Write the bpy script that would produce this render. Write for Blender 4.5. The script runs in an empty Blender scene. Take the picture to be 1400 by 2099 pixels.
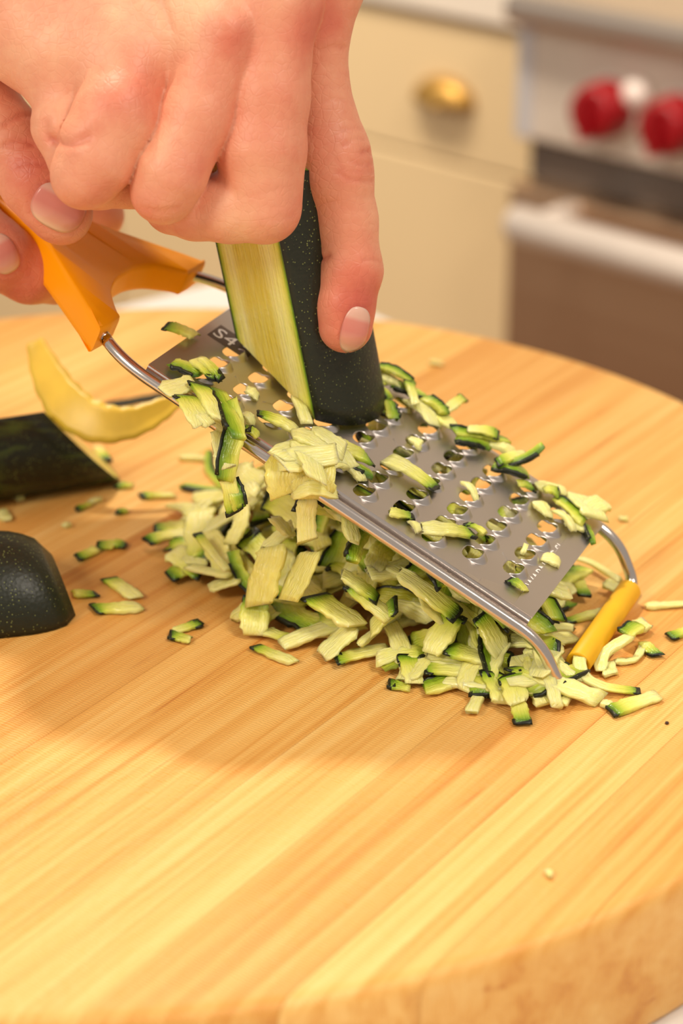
import bpy, bmesh, math, random
import numpy as np
from mathutils import Vector, Matrix

random.seed(7); RNG = np.random.default_rng(11)
S = 0.01                                   # everything below is written in centimetres
scene = bpy.context.scene
COL = scene.collection

# ------------------------------------------------------------------ camera
FPX = 4300.0; PITCH = math.radians(25.5); CAMH = 30.3
CP, SP = math.cos(PITCH), math.sin(PITCH)
CAM = np.array([0.0, 0.0, CAMH])
FWD = np.array([0, CP, -SP]); UPV = np.array([0, SP, CP]); RGT = np.array([1.0, 0, 0])
cam_d = bpy.data.cameras.new('camera'); cam = bpy.data.objects.new('camera', cam_d); COL.objects.link(cam)
cam.location = CAM * S; cam.rotation_euler = (math.pi / 2 - PITCH, 0, 0)
cam_d.sensor_fit = 'VERTICAL'; cam_d.sensor_height = 36; cam_d.sensor_width = 24
cam_d.lens = FPX / 2099 * 36
cam_d.clip_start = 0.02; cam_d.clip_end = 30
cam_d.dof.use_dof = True; cam_d.dof.focus_distance = 0.598; cam_d.dof.aperture_fstop = 8.0
scene.camera = cam

# ------------------------------------------------------------------ world, lamps, exposure
w = bpy.data.worlds.new('world'); scene.world = w; w.use_nodes = True
bg = w.node_tree.nodes['Background']
bg.inputs[0].default_value = (1.0, 0.88, 0.75, 1); bg.inputs[1].default_value = 0.36
def area(name, loc, target, size, power, col):
    l = bpy.data.lights.new(name, 'AREA'); l.shape = 'DISK'; l.size = size; l.energy = power; l.color = col
    o = bpy.data.objects.new(name, l); COL.objects.link(o)
    o.location = np.array(loc) * S
    d = Vector(np.array(target, float) - np.array(loc, float))
    o.rotation_euler = d.to_track_quat('-Z', 'Y').to_euler()
    return o
area('ceiling_or_fill_lamp', (-45, 140, 182), (0, 52, 5), 0.10, 19.5, (1.0, 0.87, 0.70))
area('ceiling_or_fill_lamp', (95, -20, 180), (0, 55, 5), 0.5, 16, (1.0, 0.90, 0.78))
area('ceiling_or_fill_lamp', (-120, -50, 130), (0, 55, 8), 0.6, 14, (1.0, 0.88, 0.74))  # fill lamp added at front left to brighten handle and cut face
def spot(name, loc, target, size, power, col):
    l = bpy.data.lights.new(name, 'SPOT'); l.spot_size = math.radians(size); l.spot_blend = 0.6; l.energy = power; l.color = col; l.shadow_soft_size = 0.06
    o = bpy.data.objects.new(name, l); COL.objects.link(o); o.location = np.array(loc) * S
    o.rotation_euler = Vector(np.array(target, float) - np.array(loc, float)).to_track_quat('-Z', 'Y').to_euler(); return o
spot('cabinet_fill_spot', (-20, 105, 150), (25, 182, -8), 64, 56, (1.0, 0.86, 0.68))  # unseen spot added to brighten the cabinets and range behind
spot('cabinet_fill_spot', (-90, 170, 150), (-45, 250, -8), 64, 56, (1.0, 0.86, 0.68))  # second added spot, for the cabinets further left
scene.view_settings.view_transform = 'Standard'; scene.view_settings.look = 'None'
scene.view_settings.gamma = 1.0; scene.view_settings.use_curve_mapping = False
scene.view_settings.exposure = 0.42

# ------------------------------------------------------------------ projection helpers (world measurements of the place)
def ray(px, py):
    x = (px - 700) / FPX; y = -(py - 1049.5) / FPX
    return FWD + RGT * x + UPV * y
def at(px, py, depth): return CAM + ray(px, py) * depth
def onz(px, py, z=0.0):
    d = ray(px, py); return CAM + d * ((z - CAMH) / d[2])
def proj(P):
    d = P - CAM; z = d @ FWD
    return 700 + FPX * (d @ RGT) / z, 1049.5 - FPX * (d @ UPV) / z, z
def unit(v): v = np.asarray(v, float); return v / np.linalg.norm(v)

# ------------------------------------------------------------------ material helpers
def new_mat(name):
    m = bpy.data.materials.new(name); m.use_nodes = True
    return m, m.node_tree.nodes, m.node_tree.links, m.node_tree.nodes['Principled BSDF']
def plain(name, col, rough=0.5, metal=0.0, spec=0.5, noise=0.0, nscale=30, coat=0.0, bump=0.0):
    m, N, Lk, b = new_mat(name)
    b.inputs['Roughness'].default_value = rough; b.inputs['Metallic'].default_value = metal
    b.inputs['Specular IOR Level'].default_value = spec; b.inputs['Coat Weight'].default_value = coat
    tc = N.new('ShaderNodeTexCoord'); nz = N.new('ShaderNodeTexNoise'); nz.inputs['Scale'].default_value = nscale
    nz.inputs['Detail'].default_value = 4
    Lk.new(tc.outputs['Object'], nz.inputs['Vector'])
    r = N.new('ShaderNodeValToRGB')
    r.color_ramp.elements[0].position = 0.3; r.color_ramp.elements[1].position = 0.7
    c = np.array(col[:3])
    r.color_ramp.elements[0].color = (*(c * (1 - noise)), 1); r.color_ramp.elements[1].color = (*np.minimum(c * (1 + noise), 1), 1)
    Lk.new(nz.outputs['Fac'], r.inputs[0]); Lk.new(r.outputs[0], b.inputs['Base Color'])
    if bump:
        bp = N.new('ShaderNodeBump'); bp.inputs['Strength'].default_value = bump; bp.inputs['Distance'].default_value = 0.001
        Lk.new(nz.outputs['Fac'], bp.inputs['Height']); Lk.new(bp.outputs[0], b.inputs['Normal'])
    return m
def ramp(N, stops):
    r = N.new('ShaderNodeValToRGB'); e = r.color_ramp.elements
    while len(e) < len(stops): e.new(0.5)
    for k, (p, c) in enumerate(stops): e[k].position = p; e[k].color = (*c, 1)
    return r

def mat_wood():
    m, N, Lk, b = new_mat('maple')
    tc = N.new('ShaderNodeTexCoord'); mp = N.new('ShaderNodeMapping')
    mp.inputs['Rotation'].default_value = (0, 0, -BOARD_ANG)
    Lk.new(tc.outputs['Object'], mp.inputs['Vector'])
    oi = N.new('ShaderNodeObjectInfo')
    off = N.new('ShaderNodeVectorMath'); off.operation = 'ADD'
    sc = N.new('ShaderNodeVectorMath'); sc.operation = 'SCALE'; sc.inputs['Scale'].default_value = 3.0
    Lk.new(oi.outputs['Color'], sc.inputs[0])
    Lk.new(mp.outputs[0], off.inputs[0]); Lk.new(sc.outputs[0], off.inputs[1])
    def stretched(sx, sy, sz, detail, dist):
        q = N.new('ShaderNodeVectorMath'); q.operation = 'MULTIPLY'; q.inputs[1].default_value = (sx, sy, sz)
        Lk.new(off.outputs[0], q.inputs[0])
        nz = N.new('ShaderNodeTexNoise'); nz.inputs['Scale'].default_value = 1; nz.inputs['Detail'].default_value = detail
        nz.inputs['Distortion'].default_value = dist; Lk.new(q.outputs[0], nz.inputs['Vector']); return nz
    g1 = stretched(5, 260, 90, 5, 0.5); g2 = stretched(25, 1100, 300, 3, 0.2); g3 = stretched(5, 30, 20, 3, 0.8)
    mix = N.new('ShaderNodeMath'); mix.operation = 'MULTIPLY_ADD'; mix.inputs[1].default_value = 0.55
    Lk.new(g1.outputs['Fac'], mix.inputs[0])
    m2 = N.new('ShaderNodeMath'); m2.operation = 'MULTIPLY_ADD'; m2.inputs[1].default_value = 0.2
    Lk.new(g2.outputs['Fac'], m2.inputs[0]); 
    m3 = N.new('ShaderNodeMath'); m3.operation = 'MULTIPLY'; m3.inputs[1].default_value = 0.25
    Lk.new(g3.outputs['Fac'], m3.inputs[0]); Lk.new(m3.outputs[0], m2.inputs[2]); Lk.new(m2.outputs[0], mix.inputs[2])
    r = ramp(N, [(0.30, (0.58, 0.225, 0.036)), (0.42, (0.73, 0.355, 0.078)), (0.52, (0.81, 0.455, 0.125)), (0.68, (0.88, 0.57, 0.20))])
    Lk.new(mix.outputs[0], r.inputs[0])
    mul = N.new('ShaderNodeMix'); mul.data_type = 'RGBA'; mul.blend_type = 'MULTIPLY'; mul.inputs[0].default_value = 1
    Lk.new(r.outputs[0], mul.inputs[6]); Lk.new(oi.outputs['Color'], mul.inputs[7])
    # short mineral streaks
    st = stretched(14, 220, 100, 2, 1.0); sr = ramp(N, [(0.70, (1, 1, 1)), (0.78, (0.74, 0.52, 0.34))])
    Lk.new(st.outputs['Fac'], sr.inputs[0])
    mul2 = N.new('ShaderNodeMix'); mul2.data_type = 'RGBA'; mul2.blend_type = 'MULTIPLY'; mul2.inputs[0].default_value = 0.8
    Lk.new(mul.outputs[2], mul2.inputs[6]); Lk.new(sr.outputs[0], mul2.inputs[7])
    Lk.new(mul2.outputs[2], b.inputs['Base Color'])
    # knife scars and cross hatching
    wv = N.new('ShaderNodeTexWave'); wv.inputs['Scale'].default_value = 320; wv.inputs['Distortion'].default_value = 6
    wv.inputs['Detail'].default_value = 3
    Lk.new(off.outputs[0], wv.inputs['Vector'])
    hs = N.new('ShaderNodeMath'); hs.operation = 'ADD'; Lk.new(wv.outputs['Fac'], hs.inputs[0]); Lk.new(g2.outputs['Fac'], hs.inputs[1])
    bp = N.new('ShaderNodeBump'); bp.inputs['Strength'].default_value = 0.25; bp.inputs['Distance'].default_value = 0.0004
    Lk.new(hs.outputs[0], bp.inputs['Height']); Lk.new(bp.outputs[0], b.inputs['Normal'])
    b.inputs['Roughness'].default_value = 0.42; b.inputs['Specular IOR Level'].default_value = 0.4
    return m

def mat_flesh():
    m, N, Lk, b = new_mat('zucchini_flesh')
    def attr(n):
        a = N.new('ShaderNodeAttribute'); a.attribute_name = n; return a.outputs['Fac']
    def math_(op, x, y, z=None):
        q = N.new('ShaderNodeMath'); q.operation = op
        for k, v in enumerate((x, y, z)):
            if v is None: continue
            if isinstance(v, (int, float)): q.inputs[k].default_value = v
            else: Lk.new(v, q.inputs[k])
        return q.outputs[0]
    tc = N.new('ShaderNodeTexCoord')
    nz = N.new('ShaderNodeTexNoise'); nz.inputs['Scale'].default_value = 420; nz.inputs['Detail'].default_value = 3
    Lk.new(tc.outputs['Object'], nz.inputs['Vector'])
    # fibres run along the strip: su along, sv across (both in cm)
    cb = N.new('ShaderNodeCombineXYZ'); Lk.new(math_('MULTIPLY', attr('su'), 1.6), cb.inputs[0]); Lk.new(math_('MULTIPLY', attr('sv'), 16.0), cb.inputs[1])
    oi = N.new('ShaderNodeObjectInfo'); Lk.new(math_('MULTIPLY', oi.outputs['Random'], 50.0), cb.inputs[2])
    fb = N.new('ShaderNodeTexNoise'); fb.inputs['Scale'].default_value = 1; fb.inputs['Detail'].default_value = 3; fb.inputs['Distortion'].default_value = 0.4
    Lk.new(cb.outputs[0], fb.inputs['Vector'])
    g = math_('MULTIPLY_ADD', nz.outputs['Fac'], 0.08, math_('MULTIPLY_ADD', fb.outputs['Fac'], 0.22, math_('SUBTRACT', attr('green'), 0.04)))
    r = ramp(N, [(0.03, (0.93, 0.88, 0.42)), (0.20, (0.87, 0.83, 0.22)), (0.40, (0.66, 0.68, 0.10)), (0.66, (0.36, 0.50, 0.03)), (0.98, (0.10, 0.22, 0.010))])
    Lk.new(g, r.inputs[0])
    mx = N.new('ShaderNodeMix'); mx.data_type = 'RGBA'; Lk.new(math_('MULTIPLY', attr('seed'), math_('MULTIPLY_ADD', fb.outputs['Fac'], 0.9, 0.45)), mx.inputs[0])
    Lk.new(r.outputs[0], mx.inputs[6]); mx.inputs[7].default_value = (0.74, 0.60, 0.065, 1)
    Lk.new(mx.outputs[2], b.inputs['Base Color'])
    b.inputs['Roughness'].default_value = 0.24; b.inputs['Subsurface Weight'].default_value = 0.5
    b.inputs['Subsurface Radius'].default_value = (1, 0.85, 0.25); b.inputs['Subsurface Scale'].default_value = 0.003
    hsum = math_('MULTIPLY_ADD', fb.outputs['Fac'], 1.6, nz.outputs['Fac'])
    bp = N.new('ShaderNodeBump'); bp.inputs['Strength'].default_value = 0.6; bp.inputs['Distance'].default_value = 0.0007
    Lk.new(hsum, bp.inputs['Height']); Lk.new(bp.outputs[0], b.inputs['Normal'])
    return m

def mat_skin_green(name='zucchini_skin', speck=True, streak=False):
    m, N, Lk, b = new_mat(name)
    tc = N.new('ShaderNodeTexCoord')
    v = N.new('ShaderNodeTexVoronoi'); v.inputs['Scale'].default_value = 820; v.inputs['Randomness'].default_value = 1
    Lk.new(tc.outputs['Object'], v.inputs['Vector'])
    n2 = N.new('ShaderNodeTexNoise'); n2.inputs['Scale'].default_value = 90; n2.inputs['Detail'].default_value = 5
    Lk.new(tc.outputs['Object'], n2.inputs['Vector'])
    sub = N.new('ShaderNodeMath'); sub.operation = 'MULTIPLY_ADD'; sub.inputs[1].default_value = -0.24
    Lk.new(n2.outputs['Fac'], sub.inputs[0]); Lk.new(v.outputs['Distance'], sub.inputs[2])
    dark = (0.010, 0.013, 0.006)
    r = ramp(N, [(0.0, (0.15, 0.17, 0.05)), (0.05, (0.055, 0.065, 0.018)), (0.10, dark), (0.9, (0.014, 0.017, 0.007))])
    Lk.new(sub.outputs[0], r.inputs[0])
    out = r.outputs[0]
    if streak:
        q = N.new('ShaderNodeVectorMath'); q.operation = 'MULTIPLY'; q.inputs[1].default_value = (18, 70, 120)
        Lk.new(tc.outputs['Object'], q.inputs[0])
        n3 = N.new('ShaderNodeTexNoise'); n3.inputs['Scale'].default_value = 1; n3.inputs['Detail'].default_value = 3
        n3.inputs['Distortion'].default_value = 0.8; Lk.new(q.outputs[0], n3.inputs['Vector'])
        r3 = ramp(N, [(0.48, (0, 0, 0)), (0.66, (1, 1, 1))]); Lk.new(n3.outputs['Fac'], r3.inputs[0])
        mx = N.new('ShaderNodeMix'); mx.data_type = 'RGBA'; Lk.new(r3.outputs[0], mx.inputs[0])
        Lk.new(r.outputs[0], mx.inputs[6]); mx.inputs[7].default_value = (0.07, 0.10, 0.014, 1); out = mx.outputs[2]
    Lk.new(out, b.inputs['Base Color'])
    b.inputs['Roughness'].default_value = 0.42; b.inputs['Specular IOR Level'].default_value = 0.4
    bp = N.new('ShaderNodeBump'); bp.inputs['Strength'].default_value = 0.2; bp.inputs['Distance'].default_value = 0.0004
    Lk.new(v.outputs['Distance'], bp.inputs['Height']); Lk.new(bp.outputs[0], b.inputs['Normal'])
    return m

def mat_steel(name, col=(0.62, 0.58, 0.54), rough=0.25, brushed=(4, 400, 400), amt=0.12):
    m, N, Lk, b = new_mat(name)
    tc = N.new('ShaderNodeTexCoord'); q = N.new('ShaderNodeVectorMath'); q.operation = 'MULTIPLY'; q.inputs[1].default_value = brushed
    Lk.new(tc.outputs['Object'], q.inputs[0])
    nz = N.new('ShaderNodeTexNoise'); nz.inputs['Scale'].default_value = 1; nz.inputs['Detail'].default_value = 4
    Lk.new(q.outputs[0], nz.inputs['Vector'])
    mr = N.new('ShaderNodeMapRange'); mr.inputs['To Min'].default_value = rough - amt * 0.5; mr.inputs['To Max'].default_value = rough + amt
    Lk.new(nz.outputs['Fac'], mr.inputs['Value']); Lk.new(mr.outputs[0], b.inputs['Roughness'])
    b.inputs['Metallic'].default_value = 1; b.inputs['Base Color'].default_value = (*col, 1)
    return m

def mat_skin_hand():
    m, N, Lk, b = new_mat('hand_skin')
    a = N.new('ShaderNodeAttribute'); a.attribute_name = 'red'
    tc = N.new('ShaderNodeTexCoord')
    n1 = N.new('ShaderNodeTexNoise'); n1.inputs['Scale'].default_value = 55; n1.inputs['Detail'].default_value = 5
    Lk.new(tc.outputs['Object'], n1.inputs['Vector'])
    n2 = N.new('ShaderNodeTexNoise'); n2.inputs['Scale'].default_value = 320; n2.inputs['Detail'].default_value = 3
    Lk.new(tc.outputs['Object'], n2.inputs['Vector'])
    ad = N.new('ShaderNodeMath'); ad.operation = 'MULTIPLY_ADD'; ad.inputs[1].default_value = 0.62
    Lk.new(n1.outputs['Fac'], ad.inputs[0]); Lk.new(a.outputs['Fac'], ad.inputs[2])
    ad2 = N.new('ShaderNodeMath'); ad2.operation = 'MULTIPLY_ADD'; ad2.inputs[1].default_value = 0.18
    Lk.new(n2.outputs['Fac'], ad2.inputs[0]); Lk.new(ad.outputs[0], ad2.inputs[2])
    r = ramp(N, [(0.15, (0.83, 0.47, 0.28)), (0.38, (0.76, 0.34, 0.205)), (0.72, (0.66, 0.19, 0.115)), (1.0, (0.50, 0.09, 0.06))])
    Lk.new(ad2.outputs[0], r.inputs[0]); Lk.new(r.outputs[0], b.inputs['Base Color'])
    b.inputs['Roughness'].default_value = 0.47; b.inputs['Specular IOR Level'].default_value = 0.42
    b.inputs['Subsurface Weight'].default_value = 0.12; b.inputs['Subsurface Radius'].default_value = (1, 0.35, 0.18)
    b.inputs['Subsurface Scale'].default_value = 0.004
    # pore cells, fine lines
    v = N.new('ShaderNodeTexVoronoi'); v.inputs['Scale'].default_value = 900; Lk.new(tc.outputs['Object'], v.inputs['Vector'])
    v2 = N.new('ShaderNodeTexVoronoi'); v2.feature = 'DISTANCE_TO_EDGE'; v2.inputs['Scale'].default_value = 420
    Lk.new(tc.outputs['Object'], v2.inputs['Vector'])
    mn = N.new('ShaderNodeMath'); mn.operation = 'MINIMUM'; mn.inputs[1].default_value = 0.12; Lk.new(v2.outputs['Distance'], mn.inputs[0])
    sm = N.new('ShaderNodeMath'); sm.operation = 'MULTIPLY_ADD'; sm.inputs[1].default_value = 2.0
    Lk.new(mn.outputs[0], sm.inputs[0]); Lk.new(n2.outputs['Fac'], sm.inputs[2])
    bp = N.new('ShaderNodeBump'); bp.inputs['Strength'].default_value = 0.42; bp.inputs['Distance'].default_value = 0.0005
    Lk.new(sm.outputs[0], bp.inputs['Height']); Lk.new(bp.outputs[0], b.inputs['Normal'])
    return m

# ------------------------------------------------------------------ object helpers
ORG = {}
def tag(o, label=None, cat=None, group=None, kind=None):
    if label: o['label'] = label
    if cat: o['category'] = cat
    if group: o['group'] = group
    if kind: o['kind'] = kind
    return o
def place(o, origin, parent):
    ORG[o] = np.array(origin, float)
    base = ORG[parent] if parent is not None else np.zeros(3)
    o.location = (ORG[o] - base) * S
    if parent is not None: o.parent = parent
    COL.objects.link(o)
def empty(name, origin, parent=None):
    o = bpy.data.objects.new(name, None); o.empty_display_size = 0.02; place(o, origin, parent); return o
def mk(name, verts, faces, mat, parent=None, origin=None, smooth=True, attrs=None):
    V = np.asarray(verts, float).reshape(-1, 3)
    if origin is None: origin = V.mean(0)
    me = bpy.data.meshes.new(name)
    P = (V - origin) * S
    if isinstance(faces, np.ndarray):
        k = faces.shape[1]; n = len(faces)
        me.vertices.add(len(P)); me.vertices.foreach_set('co', P.astype(np.float32).ravel())
        me.loops.add(n * k); me.loops.foreach_set('vertex_index', faces.astype(np.int32).ravel())
        me.polygons.add(n); me.polygons.foreach_set('loop_start', np.arange(0, n * k, k, dtype=np.int32))
        me.update(calc_edges=True); me.validate()
    else:
        me.from_pydata(P.tolist(), [], faces); me.update()
    if attrs:
        for an, vals in attrs.items():
            at_ = me.attributes.new(an, 'FLOAT', 'POINT'); at_.data.foreach_set('value', np.asarray(vals, np.float32))
    me.polygons.foreach_set('use_smooth', [smooth] * len(me.polygons))
    me.materials.append(mat)
    o = bpy.data.objects.new(name, me); place(o, origin, parent); return o
def fix_normals(o):
    bm = bmesh.new(); bm.from_mesh(o.data); bmesh.ops.recalc_face_normals(bm, faces=bm.faces); bm.to_mesh(o.data); bm.free(); return o
def bevel(o, wcm, seg=2, angle=40):
    m = o.modifiers.new('bevel', 'BEVEL'); m.width = wcm * S; m.segments = seg; m.limit_method = 'ANGLE'; m.angle_limit = math.radians(angle); return o
def prism_pts(poly3, vec):
    n = len(poly3); A = np.asarray(poly3); B = A + vec
    V = np.vstack([A, B]); F = [list(range(n))[::-1], list(range(n, 2 * n))] + [[i, (i + 1) % n, n + (i + 1) % n, n + i] for i in range(n)]
    return V, F
def box(name, o, ax, ay, az, mat, parent=None, bev=0.0, origin=None):
    """box with corner o and edge vectors ax ay az"""
    o = np.asarray(o, float)
    V, F = prism_pts([o, o + ax, o + ax + ay, o + ay], np.asarray(az, float))
    ob = fix_normals(mk(name, V, F, mat, parent, origin, smooth=False))
    if bev: bevel(ob, bev)
    return ob
def smooth_path(pts, sub=8):
    P = np.asarray(pts, float); out = []
    for i in range(len(P) - 1):
        p0 = P[max(i - 1, 0)]; p1 = P[i]; p2 = P[i + 1]; p3 = P[min(i + 2, len(P) - 1)]
        for t in np.linspace(0, 1, sub, endpoint=False):
            out.append(0.5 * ((2 * p1) + (-p0 + p2) * t + (2 * p0 - 5 * p1 + 4 * p2 - p3) * t * t + (-p0 + 3 * p1 - 3 * p2 + p3) * t ** 3))
    out.append(P[-1]); return np.array(out)
def fillet(pts, r, seg=8):
    P = [np.asarray(p, float) for p in pts]; out = [P[0]]
    rr = r if isinstance(r, (list, tuple)) else [r] * len(P)
    for i in range(1, len(P) - 1):
        a = unit(P[i - 1] - P[i]); b = unit(P[i + 1] - P[i])
        A = P[i] + a * rr[i]; B = P[i] + b * rr[i]
        for t in np.linspace(0, 1, seg): out.append((1 - t) ** 2 * A + 2 * t * (1 - t) * P[i] + t * t * B)
    out.append(P[-1]); return np.array(out)
def tube(path, rad, n=14, cap=True):
    P = np.asarray(path); m = len(P); T = np.gradient(P, axis=0); T /= np.linalg.norm(T, axis=1)[:, None]
    u = np.cross(T[0], [0.3, 0.2, 1.0]); u = unit(u); V = []
    rad = np.full(m, rad) if np.isscalar(rad) else np.asarray(rad)
    th = np.linspace(0, 2 * np.pi, n, endpoint=False)
    for i in range(m):
        u = unit(u - T[i] * (u @ T[i])); v = np.cross(T[i], u)
        V.append(P[i] + rad[i] * (np.cos(th)[:, None] * u + np.sin(th)[:, None] * v))
    V = np.vstack(V); F = [[i * n + j, i * n + (j + 1) % n, (i + 1) * n + (j + 1) % n, (i + 1) * n + j] for i in range(m - 1) for j in range(n)]
    if cap: F += [list(range(n))[::-1], list(range((m - 1) * n, m * n))]
    return V, F

# ------------------------------------------------------------------ setting: floor and counter island
BOARD_R = 23.3
_P = onz(500, 1400)
BC = CAM[:2] + np.array([-0.212, 1.998]) * CAMH      # board centre from the circle through its rim
BOARD_T = 4.3
BOARD_ANG = math.atan2(0.82, 0.57)
FLOOR_Z = -96.0
m_floor = plain('floor_oak', (0.22, 0.11, 0.05), 0.45, noise=0.25, nscale=4)
fl = box('floor', (-400, -200, FLOOR_Z - 2), np.array([800, 0, 0]), np.array([0, 800, 0]), np.array([0, 0, 2]), m_floor)
tag(fl, kind='structure')
m_quartz = plain('white_quartz', (0.82, 0.79, 0.75), 0.18, noise=0.02, nscale=8)
# the island: one corner stands just behind the round board
k0 = onz(560, 545, -BOARD_T); k1 = onz(245, 622, -BOARD_T)
ex = unit((k1 - k0) * [1, 1, 0]); ey = np.array([-ex[1], ex[0], 0]); ey = -ey if ey[1] > 0 else ey
island = empty('kitchen_island', (k0[0], k0[1], FLOOR_Z))
tag(island, 'white-topped kitchen island under the round cutting board', 'island')
box('countertop', k0 - [0, 0, 3.2], ex * 130, ey * 105, np.array([0, 0, 3.2]), m_quartz, island, bev=0.4)
m_cab = plain('cream_paint', (0.75, 0.58, 0.34), 0.38, noise=0.02, nscale=5)
ib = k0 + ex * 3 + ey * 3
box('body', np.array([ib[0], ib[1], FLOOR_Z + 0.05]), ex * 124, ey * 99, np.array([0, 0, -BOARD_T - 3.2 - FLOOR_Z - 0.1]), m_cab, island)

# ------------------------------------------------------------------ round cutting board of glued staves
board = empty('cutting_board', (BC[0], BC[1], -BOARD_T))
tag(board, 'thick round maple cutting board made of glued staves', 'cutting board')
m_wood = mat_wood()
def board_bm():
    prof = [(0, 0)]
    e = 0.45
    for t in np.linspace(0, math.pi / 2, 5): prof.append((BOARD_R - e + e * math.sin(t), -e + e * math.cos(t)))
    for t in np.linspace(0, math.pi / 2, 5): prof.append((BOARD_R - e + e * math.cos(t), -BOARD_T + e - e * math.sin(t)))
    prof.append((0, -BOARD_T))
    n = 220; bm = bmesh.new(); rings = []
    for (r, z) in prof:
        if r == 0: rings.append([bm.verts.new((0, 0, z))]); continue
        rings.append([bm.verts.new((r * math.cos(a), r * math.sin(a), z)) for a in np.linspace(0, 2 * math.pi, n, endpoint=False)])
    for A, B in zip(rings, rings[1:]):
        for j in range(n):
            k = (j + 1) % n
            if len(A) == 1: bm.faces.new((A[0], B[j], B[k]))
            elif len(B) == 1: bm.faces.new((A[j], B[0], A[k]))
            else: bm.faces.new((A[j], B[j], B[k], A[k]))
    bmesh.ops.recalc_face_normals(bm, faces=bm.faces)
    return bm
gdir = np.array([math.cos(BOARD_ANG), math.sin(BOARD_ANG), 0]); gper = np.array([math.sin(BOARD_ANG), -math.cos(BOARD_ANG), 0])
def boff(px, py): return (onz(px, py) - np.array([BC[0], BC[1], 0])) @ gper
edges = sorted([boff(0, 1975), boff(640, 1700), boff(1150, 1730), boff(1390, 1330) , boff(200, 1440), boff(0, 1250)])
EDG = [-BOARD_R - 1]
for v in edges:
    EDG.append(v)
full = [-BOARD_R - 1]
for v in EDG[1:] + [BOARD_R + 1]:
    gap = v - full[-1]
    if gap > 6.2:
        k = int(math.ceil(gap / 4.9))
        for q in range(1, k): full.append(full[-1] + gap / k)
    if v - full[-1] > 1.2: full.append(v)
full[-1] = BOARD_R + 1
tones = [(1.0, 1.0, 1.0), (0.93, 0.86, 0.78), (1.05, 1.08, 1.12), (0.97, 0.92, 0.86), (1.06, 1.10, 1.16), (0.90, 0.82, 0.74), (1.0, 0.98, 0.96)]
for i, (a, b_) in enumerate(zip(full, full[1:])):
    bm = board_bm()
    bmesh.ops.bisect_plane(bm, geom=bm.verts[:] + bm.edges[:] + bm.faces[:], plane_co=Vector(gper * (a + 0.006)), plane_no=Vector(-gper), clear_outer=True)
    bmesh.ops.bisect_plane(bm, geom=bm.verts[:] + bm.edges[:] + bm.faces[:], plane_co=Vector(gper * (b_ - 0.006)), plane_no=Vector(gper), clear_outer=True)
    if not bm.verts: bm.free(); continue
    bmesh.ops.holes_fill(bm, edges=[e for e in bm.edges if e.is_boundary])
    bmesh.ops.scale(bm, vec=(S, S, S), verts=bm.verts)
    me = bpy.data.meshes.new('stave'); bm.to_mesh(me); bm.free()
    me.materials.append(m_wood)
    me.polygons.foreach_set('use_smooth', [True] * len(me.polygons))
    try: me.set_sharp_from_angle(angle=math.radians(35))
    except Exception: pass
    o = bpy.data.objects.new('stave', me); place(o, (BC[0], BC[1], 0), board)
    t = tones[i % len(tones)]; o.color = (*t, 1)

# ------------------------------------------------------------------ background: cabinet run and range
vpd = ray(-4300, -1000); EX = -unit(vpd * [1, 1, 0]); MN = np.array([EX[1], -EX[0], 0]); MN = -MN if MN[1] > 0 else MN
d0 = ray(915, 180); PC = CAM + d0 * (185 / d0[1])
def bgz(px, py, off=0.0):
    d = ray(px, py); t = ((PC + MN * off - CAM) @ MN) / (d @ MN); P = CAM + d * t
    return (P - PC) @ EX, P[2]
def BP(e, z, off=0.0): q = PC + EX * e + MN * off; return np.array([q[0], q[1], z])
def bbox(name, e0, e1, z0, z1, o0, o1, mat, parent, bev=0.0):
    return box(name, BP(e0, z0, o0), EX * (e1 - e0), MN * (o1 - o0), np.array([0, 0, z1 - z0]), mat, parent, bev)
e_edge = bgz(1118, 300)[0]                         # where the range begins
z_ct = bgz(900, 28)[1]
z_d1 = bgz(907, 330)[1]; z_d2 = bgz(900, 405)[1]
m_brass = plain('aged_brass', (0.50, 0.29, 0.07), 0.4, metal=0.7, noise=0.1)
def cabinet(e0, e1, label, pull):
    c = empty('base_cabinet', BP((e0 + e1) / 2, FLOOR_Z)); tag(c, label, 'cabinet', 'cream base cabinets')
    bbox('body', e0, e1, FLOOR_Z + 10, z_ct, -60, -1.8, m_cab, c)
    bbox('toe_kick', e0, e1, FLOOR_Z, FLOOR_Z + 10, -60, -8, plain('toe_kick', (0.20, 0.14, 0.08), 0.5), c)
    zs = [(z_d1 + 0.12, z_ct - 0.6), (FLOOR_Z + 12, z_d1 - 0.12)]
    for i, (z0, z1) in enumerate(zs):
        d = bbox('drawer_front', e0 + 0.3, e1 - 0.3, z0, z1, -1.8, 0.0, m_cab, c, bev=0.3)
        if pull is None: ep = (e0 + e1) / 2
        else: ep = pull
        zc = bgz(915, 182)[1] if i == 0 else (z0 + z1) / 2
        # cup pull: half dome
        th = np.linspace(0, math.pi, 13); ph = np.linspace(0, math.pi / 2, 7); V = []; F = []
        for b in ph:
            for a in th:
                V.append(BP(ep + 3.5 * math.cos(a) * math.cos(b) ** 0.6, zc - 1.2 + 2.4 * math.sin(a) * math.cos(b) ** 0.6, 0.02 + 1.9 * math.sin(b)))
        nn = len(th)
        for r_ in range(len(ph) - 1):
            for q in range(nn - 1): F.append([r_ * nn + q, r_ * nn + q + 1, (r_ + 1) * nn + q + 1, (r_ + 1) * nn + q])
        p = mk('cup_pull', V, F, m_brass, d)
        sm = p.modifiers.new('solid', 'SOLIDIFY'); sm.thickness = 0.0025
    return c
cabinet(e_edge - 58, e_edge - 0.6, 'cream drawer cabinet with brass cup pulls beside the range', bgz(915, 180)[0])
cabinet(e_edge - 150, e_edge - 58.4, 'cream drawer cabinet two units from the range', None)
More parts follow.
